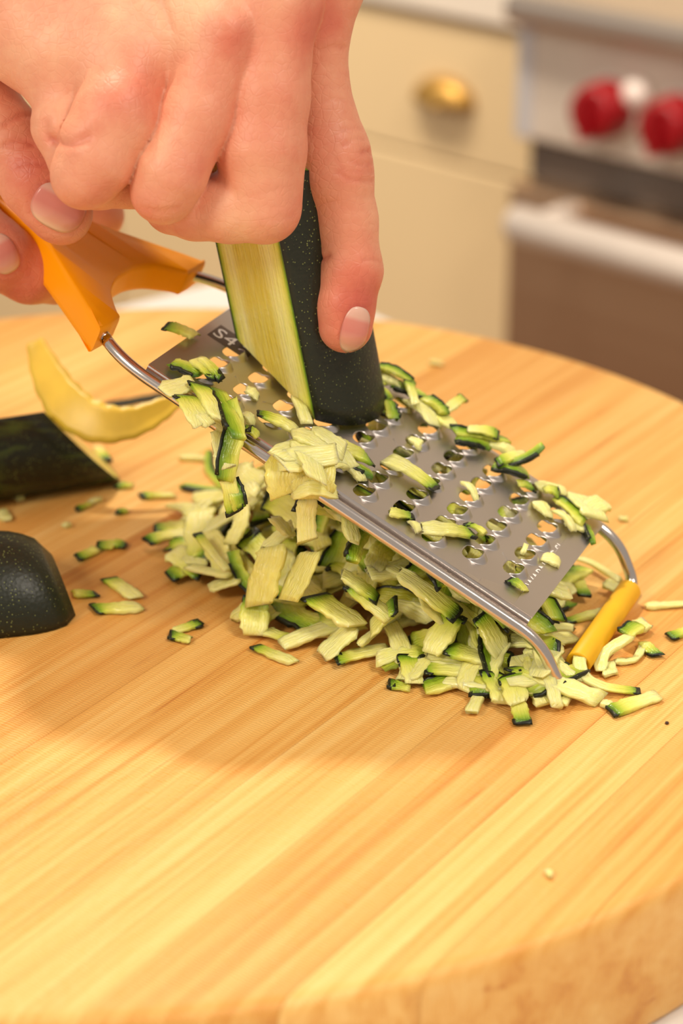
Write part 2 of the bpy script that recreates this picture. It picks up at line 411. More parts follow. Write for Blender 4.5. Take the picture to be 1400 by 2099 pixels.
ct = bbox('countertop', e_edge - 150, e_edge - 0.6, z_ct + 0.02, z_ct + 3.4, -62, 0.7, plain('pale_stone', (0.80, 0.72, 0.62), 0.3, noise=0.05, nscale=6), None, bev=0.3)
tag(ct, 'pale stone worktop over the cream drawer cabinets', 'countertop')
m_bg_steel = plain('range_steel', (0.74, 0.65, 0.56), 0.45, metal=0.3, noise=0.02)
m_blk = plain('dark_grey_brown', (0.13, 0.105, 0.09), 0.35)
rg = empty('kitchen_range', BP(e_edge + 40, FLOOR_Z)); tag(rg, 'stainless steel kitchen range with red control knobs', 'range')
RO = 4.0
zz = lambda px, py, off=RO: bgz(px, py, off)[1]
z_pt = zz(1265, 78); z_pb = zz(1265, 328); z_door = zz(1265, 420)
bbox('body', e_edge, e_edge + 76, FLOOR_Z + 8, z_pt, -60, RO - 2.2, m_bg_steel, rg)
bbox('control_panel', e_edge, e_edge + 76, z_pb, z_pt, RO - 2.2, RO, m_bg_steel, rg, bev=0.3)
bbox('cooktop_lip', e_edge - 0.2, e_edge + 76.2, z_pt + 0.02, z_pt + 2.6, -60, RO + 2.5, mat_steel('range_lip', (0.75, 0.66, 0.58), 0.3, (3, 3, 300)), rg, bev=0.8)
bbox('side_trim', e_edge - 0.1, e_edge + 1.5, z_pb, z_pt, RO - 2.3, RO + 0.25, plain('trim_steel', (0.62, 0.62, 0.66), 0.4, metal=0.3), rg, bev=0.2)
bbox('dark_band', e_edge + 0.5, e_edge + 75.5, z_door, z_pb - 0.05, RO - 2.2, RO - 1.4, m_blk, rg)  # dark grey-brown band between control panel and oven door
bbox('oven_door', e_edge + 0.3, e_edge + 75.7, FLOOR_Z + 24, z_door - 0.1, RO - 2.2, RO + 1.2, mat_steel('oven_door_steel', (0.68, 0.48, 0.32), 0.38, (3, 3, 300)), rg, bev=0.4)  # brown of reflected warm wood put into the steel's base colour
bbox('kick_panel', e_edge + 0.3, e_edge + 75.7, FLOOR_Z + 9, FLOOR_Z + 23.5, RO - 2.2, RO, m_bg_steel, rg, bev=0.3)
for q in (4, 70): bbox('foot', e_edge + q, e_edge + q + 3, FLOOR_Z, FLOOR_Z + 8.2, -8, -4, m_blk, rg)
eh, zh = bgz(1055, 452, RO + 7); eh2, zh2 = bgz(1400, 556, RO + 7)
V, F = tube([BP(eh, (zh + zh2) / 2, RO + 7), BP(eh + 76, (zh + zh2) / 2, RO + 7)], 1.5, 18)
m_bright = plain('satin_steel', (0.86, 0.76, 0.68), 0.42, metal=0.25, noise=0.03)
hb = mk('door_handle', V, F, m_bright, rg)
for q in (1.6, 74):
    V, F = tube([BP(eh + q, (zh + zh2) / 2, RO + 7), BP(eh + q, (zh + zh2) / 2, RO + 0.9)], 0.9, 12); mk('handle_post', V, F, m_bright, hb)
m_red = plain('red_knob', (0.30, 0.003, 0.008), 0.28, noise=0.02)
def lathe(c, axis, prof, n=28):
    axis = unit(axis); u = unit(np.cross(axis, [0, 0.1, 1])); v = np.cross(axis, u); V = []; F = []
    th = np.linspace(0, 2 * math.pi, n, endpoint=False)
    for (r, h) in prof: V += [c + axis * h + r * (math.cos(a) * u + math.sin(a) * v) for a in th]
    m = len(prof)
    for i in range(m - 1):
        for j in range(n): F.append([i * n + j, i * n + (j + 1) % n, (i + 1) * n + (j + 1) % n, (i + 1) * n + j])
    F += [list(range(n))[::-1], list(range((m - 1) * n, m * n))]
    return V, F
ek1, zk1 = bgz(1226, 226, RO + 2); ek2, zk2 = bgz(1368, 263, RO + 2)
zk = (zk1 + zk2) / 2; step = ek2 - ek1
for i in range(6):
    c = BP(ek1 + step * i, zk, RO)
    k = mk('knob', *lathe(c, MN, [(2.35, 0), (2.45, 0.6), (2.25, 2.6), (2.05, 3.2), (1.6, 3.35)]), m_red, rg)
    bevel(fix_normals(k), 0.15)
    V, F = prism_pts([c + MN * 3.3 + EX * a + np.array([0, 0, b]) for a, b in ((-0.45, -2.0), (0.45, -2.0), (0.45, 2.0), (-0.45, 2.0))], MN * 1.0)
    bevel(fix_normals(mk('knob_grip', V, F, m_red, k, smooth=False)), 0.2)
    mk('bezel', *lathe(c, MN, [(2.75, 0.0), (2.75, 0.35), (2.4, 0.45)]), m_bright, k)
el, zl = bgz(1297, 194, RO + 1)
mk('control_button', *lathe(BP(el, zl, RO), MN, [(1.1, 0), (1.25, 0.5), (1.1, 1.1), (0.6, 1.5)]), plain('white_button', (0.9, 0.8, 0.74), 0.2), rg)
wl = box('wall_back', BP(-260, FLOOR_Z, -82), EX * 420, MN * 2, np.array([0, 0, 250]), plain('wall_paint', (0.70, 0.60, 0.46), 0.6, noise=0.02))
tag(wl, kind='structure')

# ------------------------------------------------------------------ grater
GW = unit([0.4085031, 0.91275693, 0]); GL = unit([-0.82315083, 0.36840002, 0.43209274]); GN = unit(np.cross(GW, GL))
if GN[2] < 0: GN = -GN
GO = onz(1090, 1268, 2.2)
def G(l, w_, n=0.0): return GO + GL * l + GW * w_ + GN * n
def gp(px, py, n=0.0):
    d = ray(px, py); t = ((GO + GN * n - CAM) @ GN) / (d @ GN); q = CAM + d * t - GO
    return q @ GL, q @ GW
gr = empty('flat_grater', G(-1.85, 3.3, -1.2))
tag(gr, 'flat steel grater with orange handle and yellow foot leaning on the board', 'grater')
m_plate = mat_steel('grater_plate', (0.56, 0.52, 0.50), 0.34, (60, 60, 60), 0.08)
m_wire = mat_steel('grater_wire', (0.66, 0.60, 0.56), 0.16, (60, 60, 60), 0.08)
PL, PW = 13.3, 6.6
COLS = [1.25 + 1.19 * i for i in range(10)]; CWID = 1.19; ROW = 0.985
def build_plate():
    V = []; F = []
    def add_quad(l0, l1, w0, w1):
        b = len(V); V.extend([G(l0, w0), G(l1, w0), G(l1, w1), G(l0, w1)]); F.append([b, b + 1, b + 2, b + 3])
    l_lo = COLS[0] - CWID / 2; l_hi = COLS[-1] + CWID / 2
    add_quad(0, l_lo, 0, PW); add_quad(l_hi, PL, 0, PW)
    K = 40
    ang = np.linspace(0, 2 * np.pi, K, endpoint=False) + np.pi / K
    for ci, cl in enumerate(COLS):
        rows = [1.66 + ROW * i for i in range(5)] if ci % 2 == 0 else [1.12 + ROW * i for i in range(6)]
        if ci % 2 == 0: rows = [0.675] + rows if ci > 0 else rows
        w_lo = rows[0] - ROW / 2; w_hi = min(rows[-1] + ROW / 2, PW)
        add_quad(cl - CWID / 2, cl + CWID / 2, 0, w_lo)
        if w_hi < PW - 1e-3: add_quad(cl - CWID / 2, cl + CWID / 2, w_hi, PW)
        for rw in rows:
            hl, hw = CWID / 2, min(ROW / 2, PW - rw)
            b0 = len(V); cx, sx = np.cos(ang), np.sin(ang)
            # outer ring on the rectangle (corners snapped)
            tt = np.minimum(hl / np.maximum(np.abs(cx), 1e-9), (ROW / 2) / np.maximum(np.abs(sx), 1e-9))
            ox, oy = tt * cx, tt * sx
            for k in range(K):
                if abs(abs(ox[k]) - hl) < 0.06 and abs(abs(oy[k]) - ROW / 2) < 0.06: ox[k] = hl * np.sign(ox[k]); oy[k] = ROW / 2 * np.sign(oy[k])
            oy = np.minimum(oy, hw)
            # opening: rounded, slightly arched towards the handle
            e = 3.2
            rr = 1 / (np.abs(cx / 0.275) ** e + np.abs(sx / 0.335) ** e) ** (1 / e)
            ix, iy = rr * cx + 0.06, rr * sx
            back = np.clip(-cx, 0, 1) ** 0.7          # side of the raised lip, towards the foot
            lip = 0.17 * back
            rings = [(0.0, 1.0), (0.30, 0.55), (0.62, 0.0)]
            # dome outline around the lip
            dr = 1 / (np.abs(cx / np.where(cx < 0, 0.53, 0.31)) ** 2.2 + np.abs(sx / 0.385) ** 2.2) ** (1 / 2.2)
            dx, dy = dr * cx + 0.06, dr * sx
            dy = np.clip(dy, -hw * 0.96, hw * 0.96); dx = np.clip(dx, -hl * 0.96, hl * 0.96)
            prof = [(0.0, 1.0), (0.22, 0.93), (0.45, 0.70), (0.68, 0.38), (0.86, 0.12), (1.0, 0.0)]
            for (t, hgt) in prof:
                for k in range(K):
                    n_ = lip[k] * hgt + (-0.015 * hgt if cx[k] > 0 else 0)
                    V.append(G(cl + ix[k] * (1 - t) + dx[k] * t, rw + iy[k] * (1 - t) + dy[k] * t, n_))
            for k in range(K): V.append(G(cl + ox[k], rw + oy[k]))
            R = len(prof) + 1
            for r_ in range(R - 1):
                for k in range(K):
                    k2 = (k + 1) % K
                    F.append([b0 + r_ * K + k, b0 + r_ * K + k2, b0 + (r_ + 1) * K + k2, b0 + (r_ + 1) * K + k])
    o = mk('plate', V, F, m_plate, gr)
    bm = bmesh.new(); bm.from_mesh(o.data); bmesh.ops.remove_doubles(bm, verts=bm.verts, dist=0.00004)
    bmesh.ops.recalc_face_normals(bm, faces=bm.faces); bm.to_mesh(o.data); bm.free()
    # make sure the sheet faces up before it is thickened
    if sum((p.normal.dot(Vector(GN)) * p.area) for p in o.data.polygons) < 0: o.data.flip_normals()
    for p in o.data.polygons:
        p.use_smooth = abs(p.normal.dot(Vector(GN))) < 0.9999
    sm = o.modifiers.new('solid', 'SOLIDIFY'); sm.thickness = 0.0004; sm.offset = -1
    return o
plate = build_plate()
for w0, sgn in ((0.0, -1), (PW, 1)):                       # the sheet's edges fold down over the wires
    prof = [(0.0, 0.0), (0.05, -0.012), (0.075, -0.05), (0.078, -0.26), (0.05, -0.26), (0.04, -0.06), (0.0, -0.045)]
    V = [G(l, w0 + sgn * a, n_) for l in (0.02, PL - 0.02) for a, n_ in prof]; n = len(prof)
    F = [[i, (i + 1) % n, n + (i + 1) % n, n + i] for i in range(n)] + [list(range(n))[::-1], list(range(n, 2 * n))]
    fix_normals(mk('edge_fold', V, F, m_wire, gr, smooth=False))
WR = 0.185
wf, wb = -0.28, 6.88
FOOTN = ((0.19 - GO[2]) - GL[2] * -1.83) / GN[2]
path = [G(16.1, 0.95, -0.22), G(15.2, 0.38, -0.22), G(14.0, wf + 0.02, -0.27), G(-0.55, wf, -0.30), G(-1.83, wf + 0.05, FOOTN), G(-1.83, wb - 0.05, FOOTN), G(-0.55, wb, -0.30), G(14.0, wb - 0.02, -0.27), G(15.2, 5.92, -0.22), G(16.1, 5.35, -0.22)]
pth = fillet(path, [0, 0.5, 1.0, 0.7, 0.62, 0.62, 0.7, 1.0, 0.5, 0], 9)
V, F = tube(pth, WR, 16); wire = mk('wire_frame', V, F, m_wire, gr)
# yellow rubber foot: a thick sleeve on the wire
m_yel = plain('yellow_rubber', (0.86, 0.46, 0.004), 0.5, noise=0.05, nscale=120, bump=0.15)
fa, fb = G(-1.83, 1.15, FOOTN), G(-1.83, 6.15, FOOTN)
pr = [(0.20, 0.05), (0.34, 0.0), (0.375, 0.04), (0.375, 4.96), (0.34, 5.0), (0.2, 4.95)]
off = np.array([0, 0, 0.19])
V, F = lathe(fa + off, fb - fa, pr, 28); F = F[:-2]
n = 28; F += [[5 * n + j, 5 * n + (j + 1) % n, (j + 1) % n, j] for j in range(n)]
mk('rubber_foot', V, F, m_yel, gr)
# orange handle: Y shaped moulding gripping both wires
m_or = plain('orange_plastic', (1.0, 0.36, 0.0), 0.33, spec=0.3, noise=0.03, nscale=40)
def hp(px, py): return gp(px, py, 0.3)
outl = [(184, 668), (205, 683), (235, 650), (240, 603), (262, 577), (300, 572), (372, 578), (384, 540), (378, 514), (300, 478), (190, 430)]
O2 = [hp(*q) for q in outl]
def mirror_fix():
    """outline in plate coordinates, symmetric about the grater's middle line"""
    c = 3.15
    half = [(15.0, -0.16), (15.0, 1.0), (15.40, 1.34), (15.88, 1.9), (16.14, 2.6), (16.18, 3.15)]       # inner side: end of leg to the crotch
    outer = [(15.0, -0.16), (15.7, 0.24), (16.9, 1.0), (18.3, 1.85), (19.4, 2.3), (21.0, 2.42), (24.0, 2.45), (26.3, 2.42), (26.9, 2.6), (27.1, 3.15)]
    return half, outer, c
half, outer, cmid = mirror_fix()
def handle_mesh():
    inn = smooth_path([(a, b, 0) for a, b in half[1:]], 5)[:, :2]
    out = smooth_path([(a, b, 0) for a, b in outer], 5)[:, :2]
    inn = np.vstack([[half[0]], [((half[0][0] + half[1][0]) / 2 - 0.03, (half[0][1] + half[1][1]) / 2)], inn])
    # polygon: start at crotch, along inner to leg end, back along outer to grip end, then mirrored
    h1 = np.vstack([inn[::-1], out[1:]])                    # crotch -> leg -> grip end
    h2 = h1[::-1].copy(); h2[:, 1] = 2 * cmid - h2[:, 1]
    poly = np.vstack([h1, h2[1:-1]])
    n = len(poly)
    # inset rings give the rounded rim
    nx = np.roll(poly, -1, 0) - np.roll(poly, 1, 0); nx = np.c_[nx[:, 1], -nx[:, 0]]; nx /= np.linalg.norm(nx, axis=1)[:, None] + 1e-9
    area_ = 0.5 * np.sum(poly[:, 0] * np.roll(poly[:, 1], -1) - np.roll(poly[:, 0], -1) * poly[:, 1])
    if area_ < 0: nx = -nx                                   # outward normals
    rings = [(-0.10, -0.50), (-0.03, -0.45), (0.0, -0.30), (0.0, 0.26), (-0.03, 0.40), (-0.10, 0.46)]
    V = []; F = []
    for ins, hgt in rings:
        for k in range(n):
            thick = 1.0 + 0.30 * np.clip((poly[k, 0] - 15.2) / 3.0, 0, 1)
            V.append(G(poly[k, 0] + nx[k, 0] * ins, poly[k, 1] + nx[k, 1] * ins, hgt * thick - 0.22))
    for r_ in range(len(rings) - 1):
        for k in range(n): F.append([r_ * n + k, r_ * n + (k + 1) % n, (r_ + 1) * n + (k + 1) % n, (r_ + 1) * n + k])
    from mathutils.geometry import tessellate_polygon
    for t_ in tessellate_polygon([[Vector((a, b, 0)) for a, b in poly]]):
        F.append([t_[0], t_[1], t_[2]]); F.append([(len(rings) - 1) * n + k for k in (t_[2], t_[1], t_[0])])
    o = mk('handle', V, F, m_or, gr); fix_normals(o)
    try: o.data.set_sharp_from_angle(angle=math.radians(50))
    except Exception: pass
    return o
handle = handle_mesh()
# etched lettering
m_etch = plain('etched_light', (0.86, 0.80, 0.74), 0.7)
m_etchd = plain('etched_dark', (0.16, 0.12, 0.10), 0.5, metal=0.6)
def text(body, l, w_, size, mat, name='lettering', xdir=None, ydir=None, n_=0.012, parent=None):
    cu = bpy.data.curves.new('txt', 'FONT'); cu.body = body; cu.size = size; cu.extrude = 0.002; cu.resolution_u = 3
    to = bpy.data.objects.new('txt', cu); COL.objects.link(to)
    dg = bpy.context.evaluated_depsgraph_get(); me = bpy.data.meshes.new_from_object(to.evaluated_get(dg))
    vs = np.array([v.co[:] for v in me.vertices]); fs = [list(p.vertices) for p in me.polygons]
    bpy.data.objects.remove(to); bpy.data.curves.remove(cu); bpy.data.meshes.remove(me)
    o0 = G(l, w_, n_)
    V = o0 + vs[:, :1] * xdir + vs[:, 1:2] * ydir + vs[:, 2:3] * GN
    return mk(name, V, fs, mat, parent or gr, smooth=False)
text('WARNING Sharp Edges', 0.42, 1.30, 0.50, m_etch, xdir=GW, ydir=GL)
lp, wp = gp(455, 690)
V, F = prism_pts([G(11.6, 3.15, 0.006), G(13.0, 3.15, 0.006), G(13.0, 4.05, 0.006), G(11.6, 4.05, 0.006)], GN * 0.004)
badge = fix_normals(mk('etched_badge', V, F, m_etchd, gr, smooth=False))
text('S4', 12.95, 3.32, 0.80, m_etch, xdir=-GL, ydir=GW, n_=0.014, parent=badge, name='badge_lettering')

# ------------------------------------------------------------------ zucchini pieces: skin and flesh
m_flesh = mat_flesh(); m_zskin = mat_skin_green(); m_zstreak = mat_skin_green('zucchini_skin_streaked', True, True)
def zpiece(arcs, label, skinmat, cat='zucchini', seed=True, nch=18, group=None, name='zucchini_piece'):
    A = [np.asarray(a) for a in arcs]; na = len(A[0]); m = len(A)
    allp = np.vstack(A); org = np.array([allp[:, 0].mean(), allp[:, 1].mean(), allp[:, 2].min()])
    root = empty(name, org); tag(root, label, cat, group)
    F = [[i * na + j, i * na + j + 1, (i + 1) * na + j + 1, (i + 1) * na + j] for i in range(m - 1) for j in range(na - 1)]
    sk = mk('skin', allp, F, skinmat, root); sm = sk.modifiers.new('solid', 'SOLIDIFY'); sm.thickness = 0.0005; sm.offset = 0
    # cut face (chord)
    V = []; g = []; sd = []; F = []; su = []; sv = []
    us = np.linspace(0, 1, nch)
    us = 0.5 - 0.5 * np.cos(us * math.pi) * (0.55 + 0.45)
    for a in A:
        L_ = np.linalg.norm(a[-1] - a[0])
        for u in us:
            V.append(a[0] * (1 - u) + a[-1] * u); su.append(np.linalg.norm(a[0] - A[0][0]) * 0.5); sv.append(u * L_ * 0.6); d_ = min(u, 1 - u) * L_
            g.append(min(1, 1.05 * math.exp(-d_ / 0.16))); sd.append(0.9 * min(1, max(0, (u - 0.2) / 0.08)) * min(1, max(0, (0.74 - u) / 0.05)) if seed else 0)
    for i in range(m - 1):
        for j in range(nch - 1): F.append([i * nch + j, i * nch + j + 1, (i + 1) * nch + j + 1, (i + 1) * nch + j])
    # end caps: rings from rim to centre
    for a in (A[0], A[-1]):
        rim = np.vstack([a, [a[-1] * (1 - u) + a[0] * u for u in us[1:-1]]]); c = rim.mean(0); nr = len(rim)
        for s_, gg, ss in ((1.0, 1.0, 0), (0.95, 0.6, 0), (0.86, 0.2, 0), (0.62, 0.05, 0.2), (0.55, 0.02, 0.7), (0.05, 0, 0.7)):
            b0 = len(V)
            for k, q in enumerate(rim):
                V.append(c + (q - c) * s_); su.append((q - c)[0] * s_); sv.append((q - c)[1] * s_ * 0.5); g.append(gg if k < na else gg * 0.2); sd.append(ss if seed else 0)
            if s_ < 1:
                for k in range(nr): F.append([b0 - nr + k, b0 - nr + (k + 1) % nr, b0 + (k + 1) % nr, b0 + k])
        F.append(list(range(b0, b0 + nr)))
    fl_ = mk('flesh', V, F, m_flesh, root, smooth=False, attrs={'green': g, 'seed': sd, 'su': su, 'sv': sv})
    fix_normals(fl_)
    return root
# the half being grated: a 5 cm zucchini with one side cut flat, standing on the plate
zc = np.array([9.85, 4.29]); zr = 2.47
a0 = math.atan2(3.55 - zc[1], 12.2 - zc[0]); a1 = math.atan2(2.16 - zc[1], 8.6 - zc[0]) 
ths = np.linspace(a0, a1 + 0 if a1 > a0 else a1 + 2 * math.pi, 49)
if not (a0 < math.pi / 2 < ths[-1]): ths = np.linspace(a0, a1 - 2 * math.pi if a1 > a0 else a1, 49)
ZAX = unit(RGT * -0.20 + UPV * 1.0 + FWD * -0.45)
base = np.array([G(zc[0] + zr * math.cos(t), zc[1] + zr * math.sin(t), 0.2) for t in ths])
zdown = np.array([0, 0, 0])
arcs = []
for s_ in np.linspace(0, 7.9, 16):
    arcs.append(base + ZAX * s_)
zroot = zpiece(arcs, 'dark green zucchini with flat cut side standing on the grater in the hand', m_zskin)

# piece lying skin towards us, end cut slantwise (left, out of focus)
def half_arcs(p0, axis, up, out, r, L_, a_lo, a_hi, n=33, ends=(0, 0, 0, 0), m=10, squash=1.0, taper=None):
    axis = unit(axis); arcs = []
    for i, s_ in enumerate(np.linspace(0, 1, m)):
        rr = r * (taper(s_) if taper else 1); pts = []
        for t in np.linspace(a_lo, a_hi, n):
            x, y = rr * math.cos(t), rr * math.sin(t) * squash
            sh = (1 - s_) * (ends[0] * x + ends[1] * y) + s_ * (ends[2] * x + ends[3] * y)
            pts.append(p0 + axis * (L_ * s_ + sh) + out * x + up * y)
        arcs.append(np.array(pts))
    return arcs
UPZ = np.array([0, 0, 1.0])
gA = onz(172, 1002); gB = onz(0, 1030); axA = unit(gB - gA); outA = np.array([axA[1], -axA[0], 0]); outA = -outA if outA[1] > 0 else outA
arcsA = half_arcs(gA - outA * 0.7 + UPZ * 1.62, axA, UPZ, outA, 1.65, 9.0, math.radians(-125), math.radians(62), ends=(0.0, 0.85, 0, 0))
zpiece(arcsA, 'slant-cut zucchini chunk with streaked glossy skin next to the curved yellow peel', m_zstreak)
# end piece, flat side down, skin dome up
e0 = onz(160, 1242); e1_ = onz(0, 1310); axB = unit(np.array([-1.0, -0.22, 0])); outB = np.array([axB[1], -axB[0], 0]); outB = -outB if outB[1] > 0 else outB
cB = onz(150, 1288) - outB * 1.2 + UPZ * 0.04
arcsB = half_arcs(cB - outB * 0.9, axB, UPZ, outB, 2.25, 7.5, math.radians(0), math.radians(180), ends=(-0.1, 0.25, 0, 0), squash=0.95, m=22, taper=lambda s: 0.60 + 0.40 * min(1, math.sqrt(max(0, 1 - (1 - min(1, s / 0.22)) ** 2))) + 0.05 * s)
zpiece(arcsB, 'dark speckled zucchini half lying cut side down on the board', m_zskin)

# ------------------------------------------------------------------ shreds
LAB = {}
def shred(P0, P1, width, thick=0.17, up=UPZ, skin='none', sag=0.0, side=0.0, twist=0.0, mid=None, label='', group='', seed=0.0, rag=0.06, name='zucchini_shred', slant=None, gs=None):
    """a grated strip from P0 to P1; skin: none/a/b (end) /l/r (long side)"""
    P0 = np.asarray(P0, float); P1 = np.asarray(P1, float); up = unit(up)
    n = 13; t = np.linspace(0, 1, n)
    if mid is not None: C_ = smooth_path([P0, *mid, P1], 8); idx = np.linspace(0, len(C_) - 1, n); C_ = np.array([C_[int(round(q))] for q in idx])
    else: C_ = P0[None] * (1 - t)[:, None] + P1[None] * t[:, None]
    ax0 = unit(P1 - P0); sd = unit(np.cross(ax0, up)); u0 = np.cross(sd, ax0)
    bow = (1 - (2 * t - 1) ** 2)
    C_ = C_ + u0 * (sag * bow)[:, None] + sd * (side * bow)[:, None]
    T = np.gradient(C_, axis=0); T /= np.linalg.norm(T, axis=1)[:, None]
    Ltot = np.sum(np.linalg.norm(np.diff(C_, axis=0), axis=1))
    if slant is None: slant = RNG.uniform(-0.5, 0.5)
    ea, eb = RNG.uniform(0.62, 1.0, 2)
    ph = RNG.uniform(0, 6.28, 4); skew = RNG.uniform(-0.1, 0.1)
    CS = [(-1, -0.7), (-0.8, -1), (0.8, -1), (1, -0.7), (1, 0.7), (0.8, 1), (-0.8, 1), (-1, 0.7)]; nc = 8
    V = []; g = []; frames = []; su = []; sv = []
    for i in range(n):
        s_ = np.cross(T[i], up); s_ = unit(s_) if np.linalg.norm(s_) > 0.05 else sd
        u = np.cross(s_, T[i]); a = twist * (t[i] - 0.5)
        s2 = s_ * math.cos(a) + u * math.sin(a); u2 = np.cross(s2, T[i])
        endf = 1.0
        if skin != 'a' : endf *= ea + (1 - ea) * min(1, t[i] / 0.14)
        if skin != 'b' : endf *= eb + (1 - eb) * min(1, (1 - t[i]) / 0.16)
        hw = width / 2 * endf * (1 + skew * (t[i] - 0.5) * 2) * (1 + rag * math.sin(9 * t[i] + ph[0]) + rag * 0.7 * math.sin(23 * t[i] + ph[1]))
        ht = thick / 2 * (0.75 + 0.25 * math.sin(4 * t[i] + ph[2])) * (0.6 + 0.4 * min(1, min(t[i], 1 - t[i]) / 0.1))
        sl = slant * width * (1 - 2 * t[i]) * 0.5 if i in (0, n - 1) else 0.0
        row = []
        for (x, y) in CS:
            p = C_[i] + s2 * (hw * x * (1 + RNG.uniform(-rag, rag) * 1.4)) + u2 * (ht * y * (1 + RNG.uniform(-0.25, 0.25))) + T[i] * (slant * hw * x * max(0, 1 - min(t[i], 1 - t[i]) / 0.25) + (RNG.uniform(-0.06, 0.06) if i in (0, n - 1) else 0))
            row.append(p); su.append(t[i] * Ltot); sv.append(hw * x + 0.3 * y)
            if skin == 'a': dd = t[i] * Ltot
            elif skin == 'b': dd = (1 - t[i]) * Ltot
            elif skin == 'l': dd = (x + 1) * hw
            elif skin == 'r': dd = (1 - x) * hw
            else: dd = 9
            k = gs or 0.32
            g.append(min(1.0, 1.0 * math.exp(-dd / k)))
        V += row; frames.append((C_[i], s2, u2, T[i], hw, ht))
    F = [[i * nc + j, i * nc + (j + 1) % nc, (i + 1) * nc + (j + 1) % nc, (i + 1) * nc + j] for i in range(n - 1) for j in range(nc)]
    F += [list(range(nc))[::-1], list(range((n - 1) * nc, n * nc))]
    o = mk(name, V, F, m_flesh, attrs={'green': g, 'seed': [seed] * len(V), 'su': su, 'sv': sv})
    if group and group.startswith('zucchini') and ('dark skin' in group or 'without skin' in group):     # say how this one looks
        adj = ('short ' if Ltot < 1.25 else 'long ' if Ltot > 1.95 else '') + ('slim ' if width < 0.42 else 'wide ' if width > 0.62 else '') + ('twisted ' if abs(twist) > 0.42 else '') + ('yellow ' if seed > 0.2 else '')
        label = adj + label; group = adj + group
    tag(o, label, 'zucchini shred', group)
    VV = np.array(V)
    if skin in 'ab':
        i0, dirn = (0, -1) if skin == 'a' else (n - 1, 1)
        r0 = VV[i0 * nc:(i0 + 1) * nc]; c = r0.mean(0); tn = frames[i0][3] * dirn
        dk = RNG.uniform(0.10, 0.22)
        rings = [c + (r0 - c) * 1.06 - tn * dk, c + (r0 - c) * 1.10 - tn * dk * 0.4, c + (r0 - c) * 1.06 + tn * 0.05, c + (r0 - c) * 0.6 + tn * 0.07]
        # bring the first ring to the strip's own section so the skin hugs the flesh
        SV = np.vstack(rings); SF = [[q * nc + j, q * nc + (j + 1) % nc, (q + 1) * nc + (j + 1) % nc, (q + 1) * nc + j] for q in range(3) for j in range(nc)]
        SF += [list(range(nc))[::-1], list(range(3 * nc, 4 * nc))]
        # only on one face: skin wraps the underside/top unevenly
        fix_normals(mk('skin', SV, SF, m_zskin, o))
    elif skin in 'lr':
        cols = (7, 0) if skin == 'l' else (3, 4); sg = -1 if skin == 'l' else 1
        SV = []; i_a = 1 if RNG.random() < 0.5 else 0; i_b = n - RNG.integers(1, 4)
        rng_ = list(range(i_a, i_b))
        for i in rng_:
            C0, s2, u2, T0, hw, ht = frames[i]
            pb = VV[i * nc + cols[0]]; pt = VV[i * nc + cols[1]]
            if skin == 'l': pt, pb = pb, pt
            SV += [pb - u2 * 0.02, pb + s2 * sg * 0.05 - u2 * 0.02, pt + s2 * sg * 0.05 + u2 * 0.03, pt - s2 * sg * 0.04 + u2 * 0.035]
        m_ = len(rng_)
        SF = [[q * 4 + j, q * 4 + (j + 1) % 4, (q + 1) * 4 + (j + 1) % 4, (q + 1) * 4 + j] for q in range(m_ - 1) for j in range(4)]
        SF += [[0, 1, 2, 3], [(m_ - 1) * 4 + j for j in (3, 2, 1, 0)]]
        fix_normals(mk('skin', SV, SF, m_zskin, o))
    return o
def flav(skin): return ' with dark skin tip' if skin in 'ab' else (' with dark skin side' if skin in 'lr' else ' without skin')

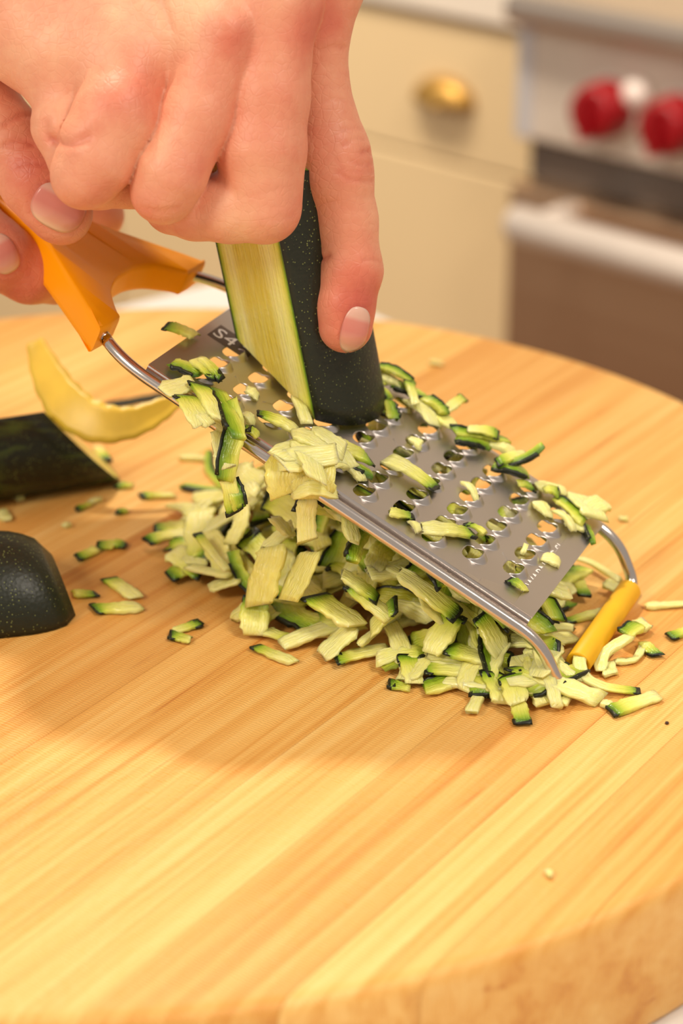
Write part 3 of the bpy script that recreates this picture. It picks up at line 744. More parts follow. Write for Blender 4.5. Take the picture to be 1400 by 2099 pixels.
# -- shreds on the grater plate (pixel ends give the place on the plate)
def on_plate(x0, y0, x1, y1, wpx, skin='none', n0=0.12, n1=None, sag=0.08, tw=0.0, thick=0.18, side=0.0, gs=None, seed=0.0, rag=0.07):
    n1 = n0 if n1 is None else n1
    a = G(*gp(x0, y0, n0), n0); b = G(*gp(x1, y1, n1), n1)
    return shred(a, b, wpx / 69.0, thick, GN, skin, sag, side, tw, label='zucchini shred clinging to the steel grater plate' + flav(skin), group='zucchini shreds on the grater plate' + flav(skin), gs=gs, seed=seed, rag=rag)
for a in [
    (342, 668, 402, 690, 30, 'a', 0.12), (352, 742, 412, 768, 42, 'r', 0.14), (398, 738, 440, 778, 36, 'b', 0.25), (408, 735, 452, 775, 22, 'b', 0.35),
    (334, 804, 398, 786, 44, 'none', 0.2), (376, 812, 412, 872, 58, 'a', 0.3), (408, 790, 452, 862, 40, 'a', 0.45), (420, 850, 470, 826, 34, 'none', 0.3),
    (448, 800, 490, 898, 36, 'r', 0.5), (430, 872, 400, 850, 30, 'none', 0.3), (500, 880, 528, 896, 22, 'a', 0.12), (496, 850, 515, 870, 24, 'none', 0.1),
    (532, 848, 610, 884, 32, 'a', 0.3), (606, 815, 628, 868, 26, 'none', 0.3), (566, 936, 676, 905, 58, 'none', 0.35), (575, 950, 690, 940, 66, 'none', 0.3),
    (600, 890, 700, 935, 54, 'none', 0.5), (640, 880, 705, 925, 46, 'none', 0.6), (690, 915, 758, 944, 42, 'b', 0.3), (684, 944, 762, 976, 26, 'r', 0.15),
    (612, 905, 650, 985, 52, 'none', 0.45), (655, 900, 720, 960, 40, 'none', 0.3), (560, 925, 620, 960, 40, 'none', 0.15),
    (796, 940, 892, 1000, 42, 'b', 0.22), (798, 1050, 845, 1058, 24, 'b', 0.12), (863, 1082, 966, 1094, 34, 'b', 0.14), (955, 1074, 994, 1096, 16, 'a', 0.12),
    (951, 990, 976, 1028, 18, 'none', 0.1), (838, 898, 864, 916, 26, 'none', 0.08), (1112, 1142, 1146, 1156, 34, 'none', 0.06), (1048, 1190, 1078, 1212, 20, 'a', 0.08),
    (1076, 1118, 1070, 1136, 10, 'none', 0.06), (790, 822, 806, 858, 30, 'l', 0.15), (505, 800, 528, 815, 26, 'none', 0.1),
    (742, 752, 792, 786, 30, 'l', 0.25), (748, 784, 800, 818, 30, 'r', 0.2), (770, 750, 850, 790, 26, 'l', 0.45), (806, 786, 872, 816, 34, 'r', 0.3),
    (836, 782, 852, 830, 22, 'a', 0.55), (842, 820, 892, 872, 44, 'none', 0.25), (880, 830, 930, 878, 40, 'a', 0.3), (906, 850, 950, 816, 22, 'b', 0.3),
    (760, 770, 830, 800, 30, 'none', 0.2), (870, 815, 915, 850, 30, 'l', 0.45), (930, 884, 1042, 904, 26, 'l', 0.35), (935, 900, 1005, 916, 34, 'r', 0.2),
    (1000, 908, 1052, 934, 34, 'none', 0.18), (1012, 950, 1084, 978, 40, 'r', 0.25), (1020, 948, 1078, 930, 24, 'a', 0.4), (958, 880, 1020, 892, 30, 'b', 0.5),
    (1098, 996, 1164, 1014, 34, 'none', 0.2), (1116, 1004, 1146, 1016, 28, 'b', 0.35), (1098, 1030, 1126, 1062, 30, 'none', 0.12), (1136, 1020, 1196, 1072, 36, 'l', 0.22),
    (1180, 1012, 1222, 1062, 58, 'none', 0.45), (1196, 1050, 1240, 1030, 46, 'none', 0.4), (1134, 1046, 1176, 1090, 18, 'none', 0.14), (1160, 1070, 1200, 1084, 30, 'none', 0.14),
    (1198, 1076, 1216, 1114, 16, 'r', 0.1), (1062, 990, 1090, 1000, 20, 'b', 0.15), (838, 1070, 858, 1092, 14, 'none', 0.06), (700, 950, 742, 985, 26, 'none', 0.12),
]:
    x0, y0, x1, y1, wp_, sk, n0 = a
    on_plate(x0, y0, x1, y1, wp_, sk, n0, sag=RNG.uniform(0.02, 0.16), tw=RNG.uniform(-0.5, 0.5), thick=RNG.uniform(0.13, 0.2))
# slivers lifting off the plate's far edge
a = G(*gp(1026, 950, 0.3), 0.3); b = a + RGT * 1.28 + UPV * 0.55 + FWD * -0.1
shred(a, b, 0.30, 0.14, GN, 'r', -0.18, label='thin green zucchini sliver sticking up from the grater edge', group=None)
# strips hanging over the front wire of the grater
def hang(pts, wpx, skin, depth_off=-0.45, tw=0.0, seed=0.0, thick=0.16, up=None, gs=None):
    base_d = 60.4
    P = [at(px, py, base_d + depth_off + dd) for px, py, dd in pts]
    return shred(P[0], P[-1], wpx / 70.0, thick, up if up is not None else unit(-FWD + 0.3 * UPV), skin, 0, 0, tw, mid=P[1:-1] if len(P) > 2 else None,
                 label='zucchini strip hanging over the front grater wire' + flav(skin), group='zucchini strips hanging off the grater' + flav(skin), seed=seed, gs=gs)
hang([(470, 820, 0.1), (482, 880, -0.2), (470, 930, -0.3), (462, 985, -0.2)], 40, 'r', tw=0.6)
hang([(466, 900, 0.0), (456, 950, -0.1), (472, 1000, 0.0), (482, 1050, 0.1)], 34, 'b', tw=-0.5)
hang([(452, 880, 0.1), (462, 930, -0.25), (470, 960, -0.3)], 44, 'none')
hang([(440, 850, 0.2), (470, 872, -0.1), (486, 900, -0.2)], 40, 'none')
hang([(476, 990, 0.1), (486, 1020, 0.0), (492, 1044, 0.1)], 30, 'l')
hang([(590, 930, 0.0), (584, 975, -0.35), (590, 1012, -0.2)], 78, 'none', seed=0.55)
hang([(650, 935, 0.0), (642, 985, -0.35), (640, 1022, -0.1)], 84, 'none', seed=0.5)
hang([(560, 950, 0.1), (600, 940, -0.45), (690, 930, -0.2)], 44, 'none')
hang([(600, 1012, -0.2), (640, 1000, -0.45), (690, 1012, -0.1)], 30, 'none', seed=0.2)
hang([(632, 1020, 0.2), (628, 1060, 0.5), (630, 1108, 0.7)], 40, 'none')

# -- the heap under the grater
def heapH(P):
    x, y = P[0], P[1]; h_ = 0
    for (px, py, hh, sx, sy) in HP:
        c = onz(px, py); d = np.array([x - c[0], y - c[1]]); h_ = max(h_, hh * math.exp(-(d[0] / sx) ** 2 - (d[1] / sy) ** 2))
    return h_
HP = [(600, 1140, 3.7, 2.6, 2.8), (740, 1170, 3.3, 2.4, 3.2), (880, 1210, 2.6, 2.3, 3.2), (1000, 1270, 1.9, 2.0, 2.8), (470, 1130, 1.7, 2.2, 1.9), (395, 1110, 0.7, 1.5, 1.6), (1080, 1390, 0.7, 1.5, 1.4)]
FOOT = [(330, 1090), (350, 1185), (470, 1245), (500, 1290), (590, 1300), (660, 1330), (760, 1335), (850, 1385), (970, 1420), (1080, 1450), (1150, 1430), (1120, 1330), (1060, 1230), (1010, 1140), (880, 1060), (720, 990), (560, 1010), (430, 1035)]
FW = np.array([onz(*q)[:2] for q in FOOT])
def inside(p):
    c = False; n = len(FW); j = n - 1
    for i in range(n):
        if ((FW[i, 1] > p[1]) != (FW[j, 1] > p[1])) and (p[0] < (FW[j, 0] - FW[i, 0]) * (p[1] - FW[i, 1]) / (FW[j, 1] - FW[i, 1]) + FW[i, 0]): c = not c
        j = i
    return c
lo, hi = FW.min(0), FW.max(0); cnt = 0
def heap_shred(p, f, Ls, wd, skin, yaw=None, seed=0.0):
    H = heapH(p); z = 0.14 + H * f
    zmax = GO[2] + GL[2] * (((np.array([p[0], p[1], 0]) - GO) * [1, 1, 0]) @ GL / (1 - GL[2] ** 2)) - 0.75
    ov = ((np.array([p[0], p[1], z]) - GO) @ GW)
    if ov > -0.6: z = min(z, max(zmax, 0.15))
    e = 0.25
    gx = (heapH(p + [e, 0]) - heapH(p - [e, 0])) / (2 * e); gy = (heapH(p + [0, e]) - heapH(p - [0, e])) / (2 * e)
    nrm = unit(np.array([-gx * f * 0.8, -gy * f * 0.8, 1]) + RNG.normal(0, 0.16, 3) * min(1, 0.3 + H * f))
    yaw = RNG.uniform(0, 2 * math.pi) if yaw is None else yaw
    d = np.array([math.cos(yaw), math.sin(yaw), 0]); d = unit(d - nrm * (d @ nrm))
    c = np.array([p[0], p[1], z])
    a, b = c - d * Ls / 2, c + d * Ls / 2
    lowest = min(a[2], b[2])
    if lowest < 0.10: a[2] += max(0, 0.10 - a[2]); b[2] += max(0, 0.10 - b[2])
    where = 'zucchini shred in the heap under the grater'
    return shred(a, b, wd, RNG.uniform(0.13, 0.22), nrm, skin, RNG.uniform(-0.02, 0.22), RNG.uniform(-0.2, 0.2), RNG.uniform(-0.7, 0.7), label=where + flav(skin), group='zucchini heap, shreds' + flav(skin), seed=seed, rag=0.08)
NHEAP = 170
while cnt < NHEAP:
    p = lo + RNG.random(2) * (hi - lo)
    if not inside(p): continue
    H = heapH(p)
    f = 1 - RNG.random() ** 1.7 * (0.9 if H > 0.8 else 0.6)
    skin = RNG.choice(['a', 'b', 'l', 'r', 'none'], p=[0.20, 0.20, 0.13, 0.13, 0.34])
    heap_shred(p, f, RNG.uniform(1.3, 2.7), RNG.uniform(0.40, 0.80), str(skin), seed=float(RNG.choice([0, 0, 0, 0.25]))); cnt += 1

# -- the hidden core of the heap, packed up to the underside of the plate (past counting)
def merge(objs, name, mats):
    V = []; F = []; mi = []; A = {'green': [], 'seed': [], 'su': [], 'sv': []}
    for o in objs:
        for q in [o] + [c for c in bpy.data.objects if c.parent == o]:
            b0 = len(V); org = ORG[q]
            V += [org + np.array(v.co) / S for v in q.data.vertices]
            F += [[b0 + i for i in p.vertices] for p in q.data.polygons]
            mi += [0 if q is o else 1] * len(q.data.polygons)
            for k in A:
                at_ = q.data.attributes.get(k)
                A[k] += [d.value for d in at_.data] if at_ else [0.0] * len(q.data.vertices)
            q['_x'] = 1
    for q in [q for q in bpy.data.objects if '_x' in q]:
        me = q.data; bpy.data.objects.remove(q); bpy.data.meshes.remove(me)
    r = mk(name, V, F, mats[0], attrs=A); r.data.materials.append(mats[1]); r.data.polygons.foreach_set('material_index', mi)
    return r
core = []
while len(core) < 110:
    l_, w_ = RNG.uniform(0.3, 7.6), RNG.uniform(0.2, 6.4)
    if l_ < 1.6 and w_ > 3.5: continue
    n_ = -0.55 - RNG.random() ** 1.5 * 1.6
    c = G(l_, w_, n_)
    if c[2] < 0.12: c[2] = 0.12
    yaw = RNG.uniform(0, 6.28); d = unit(GL * math.cos(yaw) + GW * math.sin(yaw)); Ls = RNG.uniform(1.2, 2.2)
    a, b = c - d * Ls / 2, c + d * Ls / 2; a[2] = max(a[2], 0.1); b[2] = max(b[2], 0.1)
    core.append(shred(a, b, RNG.uniform(0.4, 0.75), 0.18, unit(GN + RNG.normal(0, 0.12, 3)), str(RNG.choice(['a', 'b', 'l', 'r', 'none'])), 0.0, RNG.uniform(-0.15, 0.15), RNG.uniform(-0.4, 0.4), label='x', group='x'))
while len(core) < 190:
    p = lo + RNG.random(2) * (hi - lo)
    if not inside(p) or heapH(p) < 0.9: continue
    core.append(heap_shred(p, RNG.uniform(0.15, 0.8), RNG.uniform(1.4, 2.4), RNG.uniform(0.5, 0.9), str(RNG.choice(['a', 'none', 'none', 'l'])), seed=float(RNG.choice([0, 0.4, 0.6]))))
co = merge(core, 'zucchini_heap_core', (m_flesh, m_zskin))
tag(co, 'packed mass of grated zucchini inside the heap below the plate', 'grated zucchini', kind='stuff')

# -- shreds loose on the board, each where the photograph shows it
def loose(pts, wpx, skin, label, z=0.1, group=None, sag=0.0, tw=0.0, seed=0.0, thick=0.18, zs=None):
    zs = zs or [z] * len(pts)
    P = [onz(px, py, q) for (px, py), q in zip(pts, zs)]
    return shred(P[0], P[-1], wpx / 66.0, thick, UPZ, skin, sag, 0, tw, mid=P[1:-1] if len(P) > 2 else None, label=label, group=group, seed=seed)
FR = 'zucchini shreds along the front of the heap'
def front(pts, wpx, skin, **k): loose(pts, wpx, skin, 'zucchini shred spilling from the front of the heap' + flav(skin), group=FR + flav(skin), **k)
front([(645, 1222), (732, 1282)], 56, 'a', zs=[1.5, 1.0]); front([(735, 1322), (780, 1285), (826, 1250)], 16, 'none', zs=[0.5, 0.7, 0.9])
front([(525, 1228), (520, 1300)], 56, 'a', zs=[1.0, 0.2]); front([(540, 1292), (602, 1312)], 30, 'b', z=0.2); front([(525, 1326), (602, 1358)], 26, 'a')
front([(690, 1352), (740, 1338), (795, 1328)], 36, 'a', z=0.2); front([(660, 1345), (725, 1285)], 48, 'none', zs=[0.2, 0.8]); front([(870, 1412), (930, 1396), (986, 1390)], 44, 'l', z=0.18)
front([(866, 1368), (990, 1372)], 48, 'a', z=0.4); front([(955, 1385), (985, 1410), (966, 1460)], 24, 'none', z=0.15); front([(800, 1402), (838, 1410)], 26, 'a')
front([(836, 1345), (850, 1400)], 38, 'a', zs=[0.5, 0.2]); front([(1005, 1378), (1034, 1440)], 40, 'a', zs=[0.6, 0.2]); front([(1046, 1384), (1062, 1440)], 44, 'a', zs=[0.7, 0.4])
front([(1060, 1435), (1072, 1480)], 30, 'b', zs=[0.3, 0.12]); front([(1105, 1335), (1125, 1390), (1142, 1448)], 26, 'none', zs=[1.0, 0.7, 0.2]); front([(1070, 1345), (1130, 1440)], 66, 'none', zs=[0.8, 0.2], seed=0.2)
front([(1108, 1424), (1166, 1436)], 36, 'none', z=0.2); front([(880, 1340), (930, 1260)], 52, 'b', zs=[0.7, 1.5]); front([(985, 1262), (1030, 1340)], 44, 'a', zs=[1.6, 0.8])
front([(800, 1270), (720, 1200)], 50, 'b', zs=[1.3, 2.2]); front([(800, 1160), (905, 1210)], 52, 'b', zs=[2.3, 1.6]); front([(920, 1330), (1000, 1352)], 46, 'a', zs=[0.8, 0.6])
front([(770, 1225), (700, 1175)], 44, 'a', zs=[1.8, 2.5]); front([(560, 1060), (600, 1100)], 40, 'none', zs=[3.6, 3.0]); front([(600, 1075), (540, 1130)], 38, 'none', zs=[3.2, 2.5])
front([(560, 1120), (530, 1240)], 70, 'none', zs=[2.8, 1.1], seed=0.5); front([(640, 1130), (590, 1230)], 66, 'none', zs=[2.9, 1.5], seed=0.5); front([(480, 1270), (540, 1220)], 50, 'none', zs=[0.2, 0.9], seed=0.3)
front([(405, 1095), (466, 1170)], 18, 'a', zs=[1.6, 1.2]); front([(385, 1162), (470, 1180)], 26, 'none', zs=[0.6, 0.8]); front([(430, 1205), (490, 1185)], 48, 'none', zs=[0.3, 0.7])
front([(700, 1300), (640, 1290)], 36, 'none', z=0.3); front([(350, 1180), (400, 1150)], 50, 'a', zs=[0.2, 0.5]); front([(320, 1085), (380, 1075)], 46, 'a', z=0.3)
front([(760, 1290), (810, 1240)], 44, 'b', zs=[0.9, 1.6]); front([(925, 1285), (860, 1230)], 50, 'none', zs=[1.0, 1.9])
# beside the yellow foot
RF = 'zucchini shreds around the yellow foot'
def byfoot(pts, wpx, skin, lab, **k): loose(pts, wpx, skin, lab, group=RF, **k)
byfoot([(1186, 1345), (1196, 1385), (1243, 1408), (1306, 1416)], 26, 'b', 'long curved zucchini strip looped in front of the yellow foot end', zs=[0.6, 0.45, 0.2, 0.12])
byfoot([(1254, 1458), (1349, 1424)], 36, 'a', 'straight zucchini shred with dark skin tip below the looped strip'); byfoot([(1234, 1440), (1262, 1450)], 18, 'none', 'tiny pale crumb touching the dark-tipped shred below the loop')
byfoot([(1230, 1376), (1240, 1340), (1290, 1305)], 24, 'none', 'pale curled strip leaning on the yellow foot', zs=[0.15, 0.3, 0.6]); byfoot([(1280, 1300), (1312, 1280)], 36, 'l', 'short green-edged shred against the yellow foot side', zs=[0.5, 0.5])
byfoot([(1300, 1290), (1325, 1275)], 40, 'none', 'pale ragged zucchini scrap right beside the yellow foot', z=0.2); byfoot([(1262, 1356), (1300, 1352), (1318, 1325)], 16, 'none', 'thin bent zucchini thread lying off the yellow foot')
byfoot([(1316, 1318), (1346, 1342)], 26, 'b', 'small zucchini bit with dark skin end past the thin bent thread'); byfoot([(1245, 1358), (1252, 1384)], 28, 'none', 'stubby pale zucchini crumb between loop and bent thread')
byfoot([(1172, 1142), (1215, 1155), (1272, 1192)], 16, 'none', 'pale zucchini noodle reaching from plate end to the yellow foot', zs=[0.3, 0.3, 0.3]); byfoot([(1240, 1195), (1275, 1210)], 32, 'none', 'pale chip lying against the far end of the yellow foot', z=0.3)
byfoot([(1160, 1274), (1252, 1250)], 22, 'a', 'slim zucchini strip lying between the wire and the yellow foot'); byfoot([(1094, 1284), (1176, 1288)], 24, 'none', 'pale zucchini strip poking out below the plate corner', z=0.15)
byfoot([(1140, 1195), (1200, 1165)], 40, 'l', 'green-edged zucchini shred under the plate end', zs=[0.5, 0.5]); byfoot([(1120, 1240), (1165, 1195)], 56, 'none', 'broad pale zucchini shred under the plate end', zs=[0.4, 0.5])
byfoot([(1105, 1255), (1165, 1232)], 44, 'r', 'broad zucchini shred with green lower edge under the plate corner', z=0.2); byfoot([(1180, 1180), (1198, 1220)], 26, 'b', 'dark-tipped zucchini bit behind the broad shreds', z=0.3)
loose([(1322, 1243), (1420, 1236)], 20, 'none', 'pale zucchini strip alone on the board beyond the yellow foot'); loose([(1374, 1304), (1415, 1292)], 24, 'a', 'green-tipped zucchini shred alone beyond the yellow foot')
loose([(1268, 1062), (1288, 1064)], 12, 'none', 'tiny pale crumb on the board beside the wire bend')
# on the open board to the side of the heap
for pts, wp_, sk, lab in [
    ([(150, 1217), (195, 1217)], 24, 'b', 'zucchini shred half hidden by the dark zucchini half'), ([(224, 1186), (281, 1226)], 32, 'a', 'short zucchini shred with green tip above a wide one'),
    ([(194, 1248), (290, 1244)], 38, 'a', 'wide pale zucchini shred with green end near the dark half'), ([(354, 1294), (406, 1278)], 24, 'b', 'zucchini shred with green tip touching a smaller chip'),
    ([(352, 1302), (390, 1312)], 26, 'a', 'small green zucchini chip below another shred'), ([(160, 1142), (200, 1126)], 28, 'a', 'blurry zucchini bit beside a two-tone chip'),
    ([(202, 1118), (236, 1116)], 36, 'a', 'two-tone zucchini chip with dark skin'), ([(232, 1112), (254, 1118)], 24, 'b', 'dark-skinned crumb pressed to the two-tone chip'),
    ([(158, 1043), (186, 1032)], 16, 'a', 'thin dark zucchini peel scrap near the slant-cut chunk'), ([(184, 1030), (209, 1022)], 14, 'none', 'pale crumb next to the thin dark peel scrap'),
    ([(291, 1016), (357, 1014)], 22, 'a', 'straight out-of-focus zucchini shred with green end'), ([(240, 995), (271, 995)], 20, 'a', 'dark green crumb between the peel and the heap'),
    ([(240, 1049), (262, 1047)], 14, 'a', 'tiny green crumb below the dark green one'), ([(372, 996), (446, 1004)], 28, 'r', 'blurred zucchini shred with dark underside behind the heap'),
    ([(428, 925), (430, 965), (466, 1004)], 20, 'l', 'curved green zucchini strip behind the hanging strips'), ([(408, 1030), (484, 1052)], 32, 'a', 'zucchini shred with green end at the back of the heap'),
    ([(367, 938), (422, 940)], 16, 'none', 'pale faint zucchini strip behind the curved green one'), ([(130, 1078), (146, 1074)], 12, 'none', 'pale dot-like crumb between the two dark zucchini pieces'),
    ([(200, 915), (217, 942)], 24, 'b', 'small dark-skinned bit beside the slant-cut chunk tip'), ([(540, 995), (600, 1000)], 28, 'b', 'blurred zucchini shred under the high side of the plate'),
    ([(880, 742), (908, 746)], 14, 'none', 'faint yellow crumb far back on the board'), ([(1120, 1785), (1130, 1795)], 10, 'none', 'tiny cream crumb on the bare front of the board'),
    ([(26, 1012), (44, 1024)], 18, 'none', 'pale crumb stuck beside the slant-cut chunk'), ([(0, 1046), (16, 1066)], 26, 'none', 'cream scrap behind the dark zucchini half')]:
    loose(pts, wp_, sk, lab)
sd_ = onz(1367, 1482, 0.03)
sp_ = mk('peppercorn_speck', *lathe(sd_ - UPZ * 0.03, UPZ, [(0.02, 0), (0.06, 0.02), (0.05, 0.06), (0.01, 0.08)], 10), plain('dark_speck', (0.05, 0.02, 0.01), 0.6))
tag(sp_, 'tiny dark speck on the bare board', 'speck')

# -- curved yellow peel: a thick bowed strip of squash standing on edge
m_peel = plain('yellow_squash', (0.88, 0.63, 0.075), 0.40, noise=0.14, nscale=70)
pp = [(72, 700), (100, 770), (140, 830), (200, 866), (270, 866), (330, 840), (372, 812)]
pd = [72.0, 71.3, 70.6, 70.2, 70.2, 70.4, 70.6]
ph_ = [34, 72, 92, 86, 66, 48, 22]
C_ = smooth_path([at(x, y, d) for (x, y), d in zip(pp, pd)], 6); hh = np.interp(np.linspace(0, 6, len(C_)), range(7), ph_) / 61.0
V = []; nC = len(C_); T = np.gradient(C_, axis=0)
CSp = [(-0.50, 0.10), (-0.32, -0.16), (0.0, -0.26), (0.32, -0.16), (0.50, 0.10), (0.30, 0.08), (0.0, 0.0), (-0.30, 0.08)]
for i in range(nC):
    t_ = unit(T[i]); v_ = unit(-FWD - t_ * (-FWD @ t_)); u_ = unit(np.cross(t_, v_)); jit = 1 + 0.05 * math.sin(i * 1.9)
    for x, y in CSp: V.append(C_[i] + u_ * (x * hh[i] * jit) + v_ * (y * 0.9 * min(1, hh[i] * 1.3)))
F = [[i * 8 + j, i * 8 + (j + 1) % 8, (i + 1) * 8 + (j + 1) % 8, (i + 1) * 8 + j] for i in range(nC - 1) for j in range(8)] + [list(range(8))[::-1], list(range((nC - 1) * 8, nC * 8))]
VV = np.array(V); VV[:, 2] += max(0.0, 0.02 - VV[:, 2].min())
pe = fix_normals(mk('squash_peel', VV, F, m_peel)); tag(pe, 'curved pale yellow squash peel curling up off the board', 'peel')
dp = [onz(215, 830, 0.06), onz(270, 822, 0.06), onz(345, 808, 0.06)]
o = shred(dp[0], dp[2], 0.55, 0.08, UPZ, 'none', label='dark flat strip lying behind the yellow peel', mid=[dp[1]], name='dark_flat_strip')  # flat dark strip on the board behind the curved peel
o.data.materials.clear(); o.data.materials.append(m_zskin); o['category'] = 'peel'

# ------------------------------------------------------------------ hands: implicit surfaces
HAND_M = mat_skin_hand()
def cap_d(P, a, b, ra, rb):
    ab = b - a; L2 = ab @ ab + 1e-9
    t = np.clip(((P - a) @ ab) / L2, 0, 1)
    q = P - a - t[:, None] * ab
    return np.sqrt(np.einsum('ij,ij->i', q, q)) - (ra + (rb - ra) * t)
def smin(a, b, k):
    h = np.clip(0.5 + 0.5 * (b - a) / k, 0, 1); return b + (a - b) * h - k * h * (1 - h)
class Hand:
    def __init__(s): s.groups = []; s.body = []
    def chain(s, pts, k=0.35, body=False):
        """pts: (px, py, depth, radius cm)"""
        seg = []; Q = [(at(x, y, d), r) for x, y, d, r in pts]
        for (a, ra), (b, rb) in zip(Q, Q[1:]): seg.append((a, b, ra, rb))
        if body: s.body += seg
        else: s.groups.append((seg, k))
    def sdf(s, P):
        P = np.asarray(P, float)
        fin = None
        for seg, k in s.groups:
            d = None
            for a, b, ra, rb in seg:
                c = cap_d(P, a, b, ra, rb); d = c if d is None else smin(d, c, k)
            fin = d if fin is None else smin(fin, d, s.kf)
        bd = None
        for a, b, ra, rb in s.body:
            c = cap_d(P, a, b, ra, rb); bd = c if bd is None else smin(bd, c, s.kb)
        return smin(fin, bd, s.kj) if bd is not None else fin
    kf = 0.06; kb = 0.9; kj = 0.40
    def grad(s, P, e=0.02):
        K = np.array([(1, -1, -1), (-1, -1, 1), (-1, 1, -1), (1, 1, 1)], float)
        g = sum(k[None] * s.sdf(P + k * e)[:, None] for k in K)
        return g / (np.linalg.norm(g, axis=1)[:, None] + 1e-9)
    def mesh(s, h=0.085):
        segs = [x for g, _ in s.groups for x in g] + s.body
        lo = np.min([np.minimum(a - ra, b - rb) for a, b, ra, rb in segs], 0) - 0.5
        hi = np.max([np.maximum(a + ra, b + rb) for a, b, ra, rb in segs], 0) + 0.5
        B = 8; nb = np.ceil((hi - lo) / (h * B)).astype(int); dims = nb * B + 1
        D = np.full(dims, 5.0, np.float32)
        ii = np.stack(np.meshgrid(*[np.arange(k) for k in nb], indexing='ij'), -1).reshape(-1, 3)
        cen = lo + (ii + 0.5) * B * h
        dc = s.sdf(cen); near = np.abs(dc) < B * h * 0.87 * 1.5
        for q in ii[dc < 0]: D[q[0] * B:q[0] * B + B + 1, q[1] * B:q[1] * B + B + 1, q[2] * B:q[2] * B + B + 1] = -5
        loc = np.stack(np.meshgrid(*[np.arange(B + 1)] * 3, indexing='ij'), -1).reshape(-1, 3)
        idx = ii[near]
        for c0 in range(0, len(idx), 400):
            blk = idx[c0:c0 + 400]; g = blk[:, None, :] * B + loc[None]
            P = lo + g.reshape(-1, 3) * h; v = s.sdf(P); g = g.reshape(-1, 3)
            D[g[:, 0], g[:, 1], g[:, 2]] = v
        I = D < 0
        n0, n1, n2 = dims
        cnt = np.zeros((n0 - 1, n1 - 1, n2 - 1), np.int8)
        for a in (0, 1):
            for b in (0, 1):
                for c in (0, 1): cnt += I[a:n0 - 1 + a, b:n1 - 1 + b, c:n2 - 1 + c]
        act = (cnt > 0) & (cnt < 8); cells = np.argwhere(act)
        vid = np.full(act.shape, -1, np.int32); vid[act] = np.arange(len(cells))
        acc = np.zeros((len(cells), 3)); num = np.zeros(len(cells))
        cor = [(a, b, c) for a in (0, 1) for b in (0, 1) for c in (0, 1)]
        for p in cor:
            for ax in range(3):
                if p[ax]: continue
                q = list(p); q[ax] = 1
                A = D[cells[:, 0] + p[0], cells[:, 1] + p[1], cells[:, 2] + p[2]]; Bv = D[cells[:, 0] + q[0], cells[:, 1] + q[1], cells[:, 2] + q[2]]
                cr = (A < 0) != (Bv < 0); t = A / (A - Bv + 1e-12)
                pos = np.tile(np.array(p, float), (len(cells), 1)); pos[:, ax] = t
                acc[cr] += pos[cr]; num[cr] += 1
        V = lo + (cells + acc / num[:, None]) * h
        F = []
        for ax in range(3):
            sl0 = [slice(1, -1)] * 3; sl1 = [slice(1, -1)] * 3
            sl0[ax] = slice(0, -1); sl1[ax] = slice(1, None)
            A = I[tuple(sl0)]; Bv = I[tuple(sl1)]; e = np.argwhere(A != Bv); fl_ = A[A != Bv]
            off_ = np.ones(3, int); off_[ax] = 0; e = e + off_
            u, v = (ax + 1) % 3, (ax + 2) % 3
            du = np.zeros(3, int); du[u] = 1; dv = np.zeros(3, int); dv[v] = 1
            def gid(c): return vid[c[:, 0], c[:, 1], c[:, 2]]
            q = np.stack([gid(e - du - dv), gid(e - dv), gid(e), gid(e - du)], 1)
            q[~fl_] = q[~fl_][:, ::-1]; F.append(q)
        F = np.vstack(F); F = F[(F >= 0).all(1)]
        d = s.sdf(V); V = V - s.grad(V) * np.clip(d, -h, h)[:, None]
        return V, F
def pix(V):
    d = V - CAM; z = d @ FWD
    return np.stack([700 + FPX * (d @ RGT) / z, 1049.5 - FPX * (d @ UPV) / z], 1)
def seg_dist(P, poly):
    best = np.full(len(P), 1e9)
    for a, b in zip(poly, poly[1:]):
        a = np.array(a, float); b = np.array(b, float); ab = b - a
        t = np.clip(((P - a) @ ab) / (ab @ ab + 1e-9), 0, 1); best = np.minimum(best, np.linalg.norm(P - a - t[:, None] * ab, axis=1))
    return best
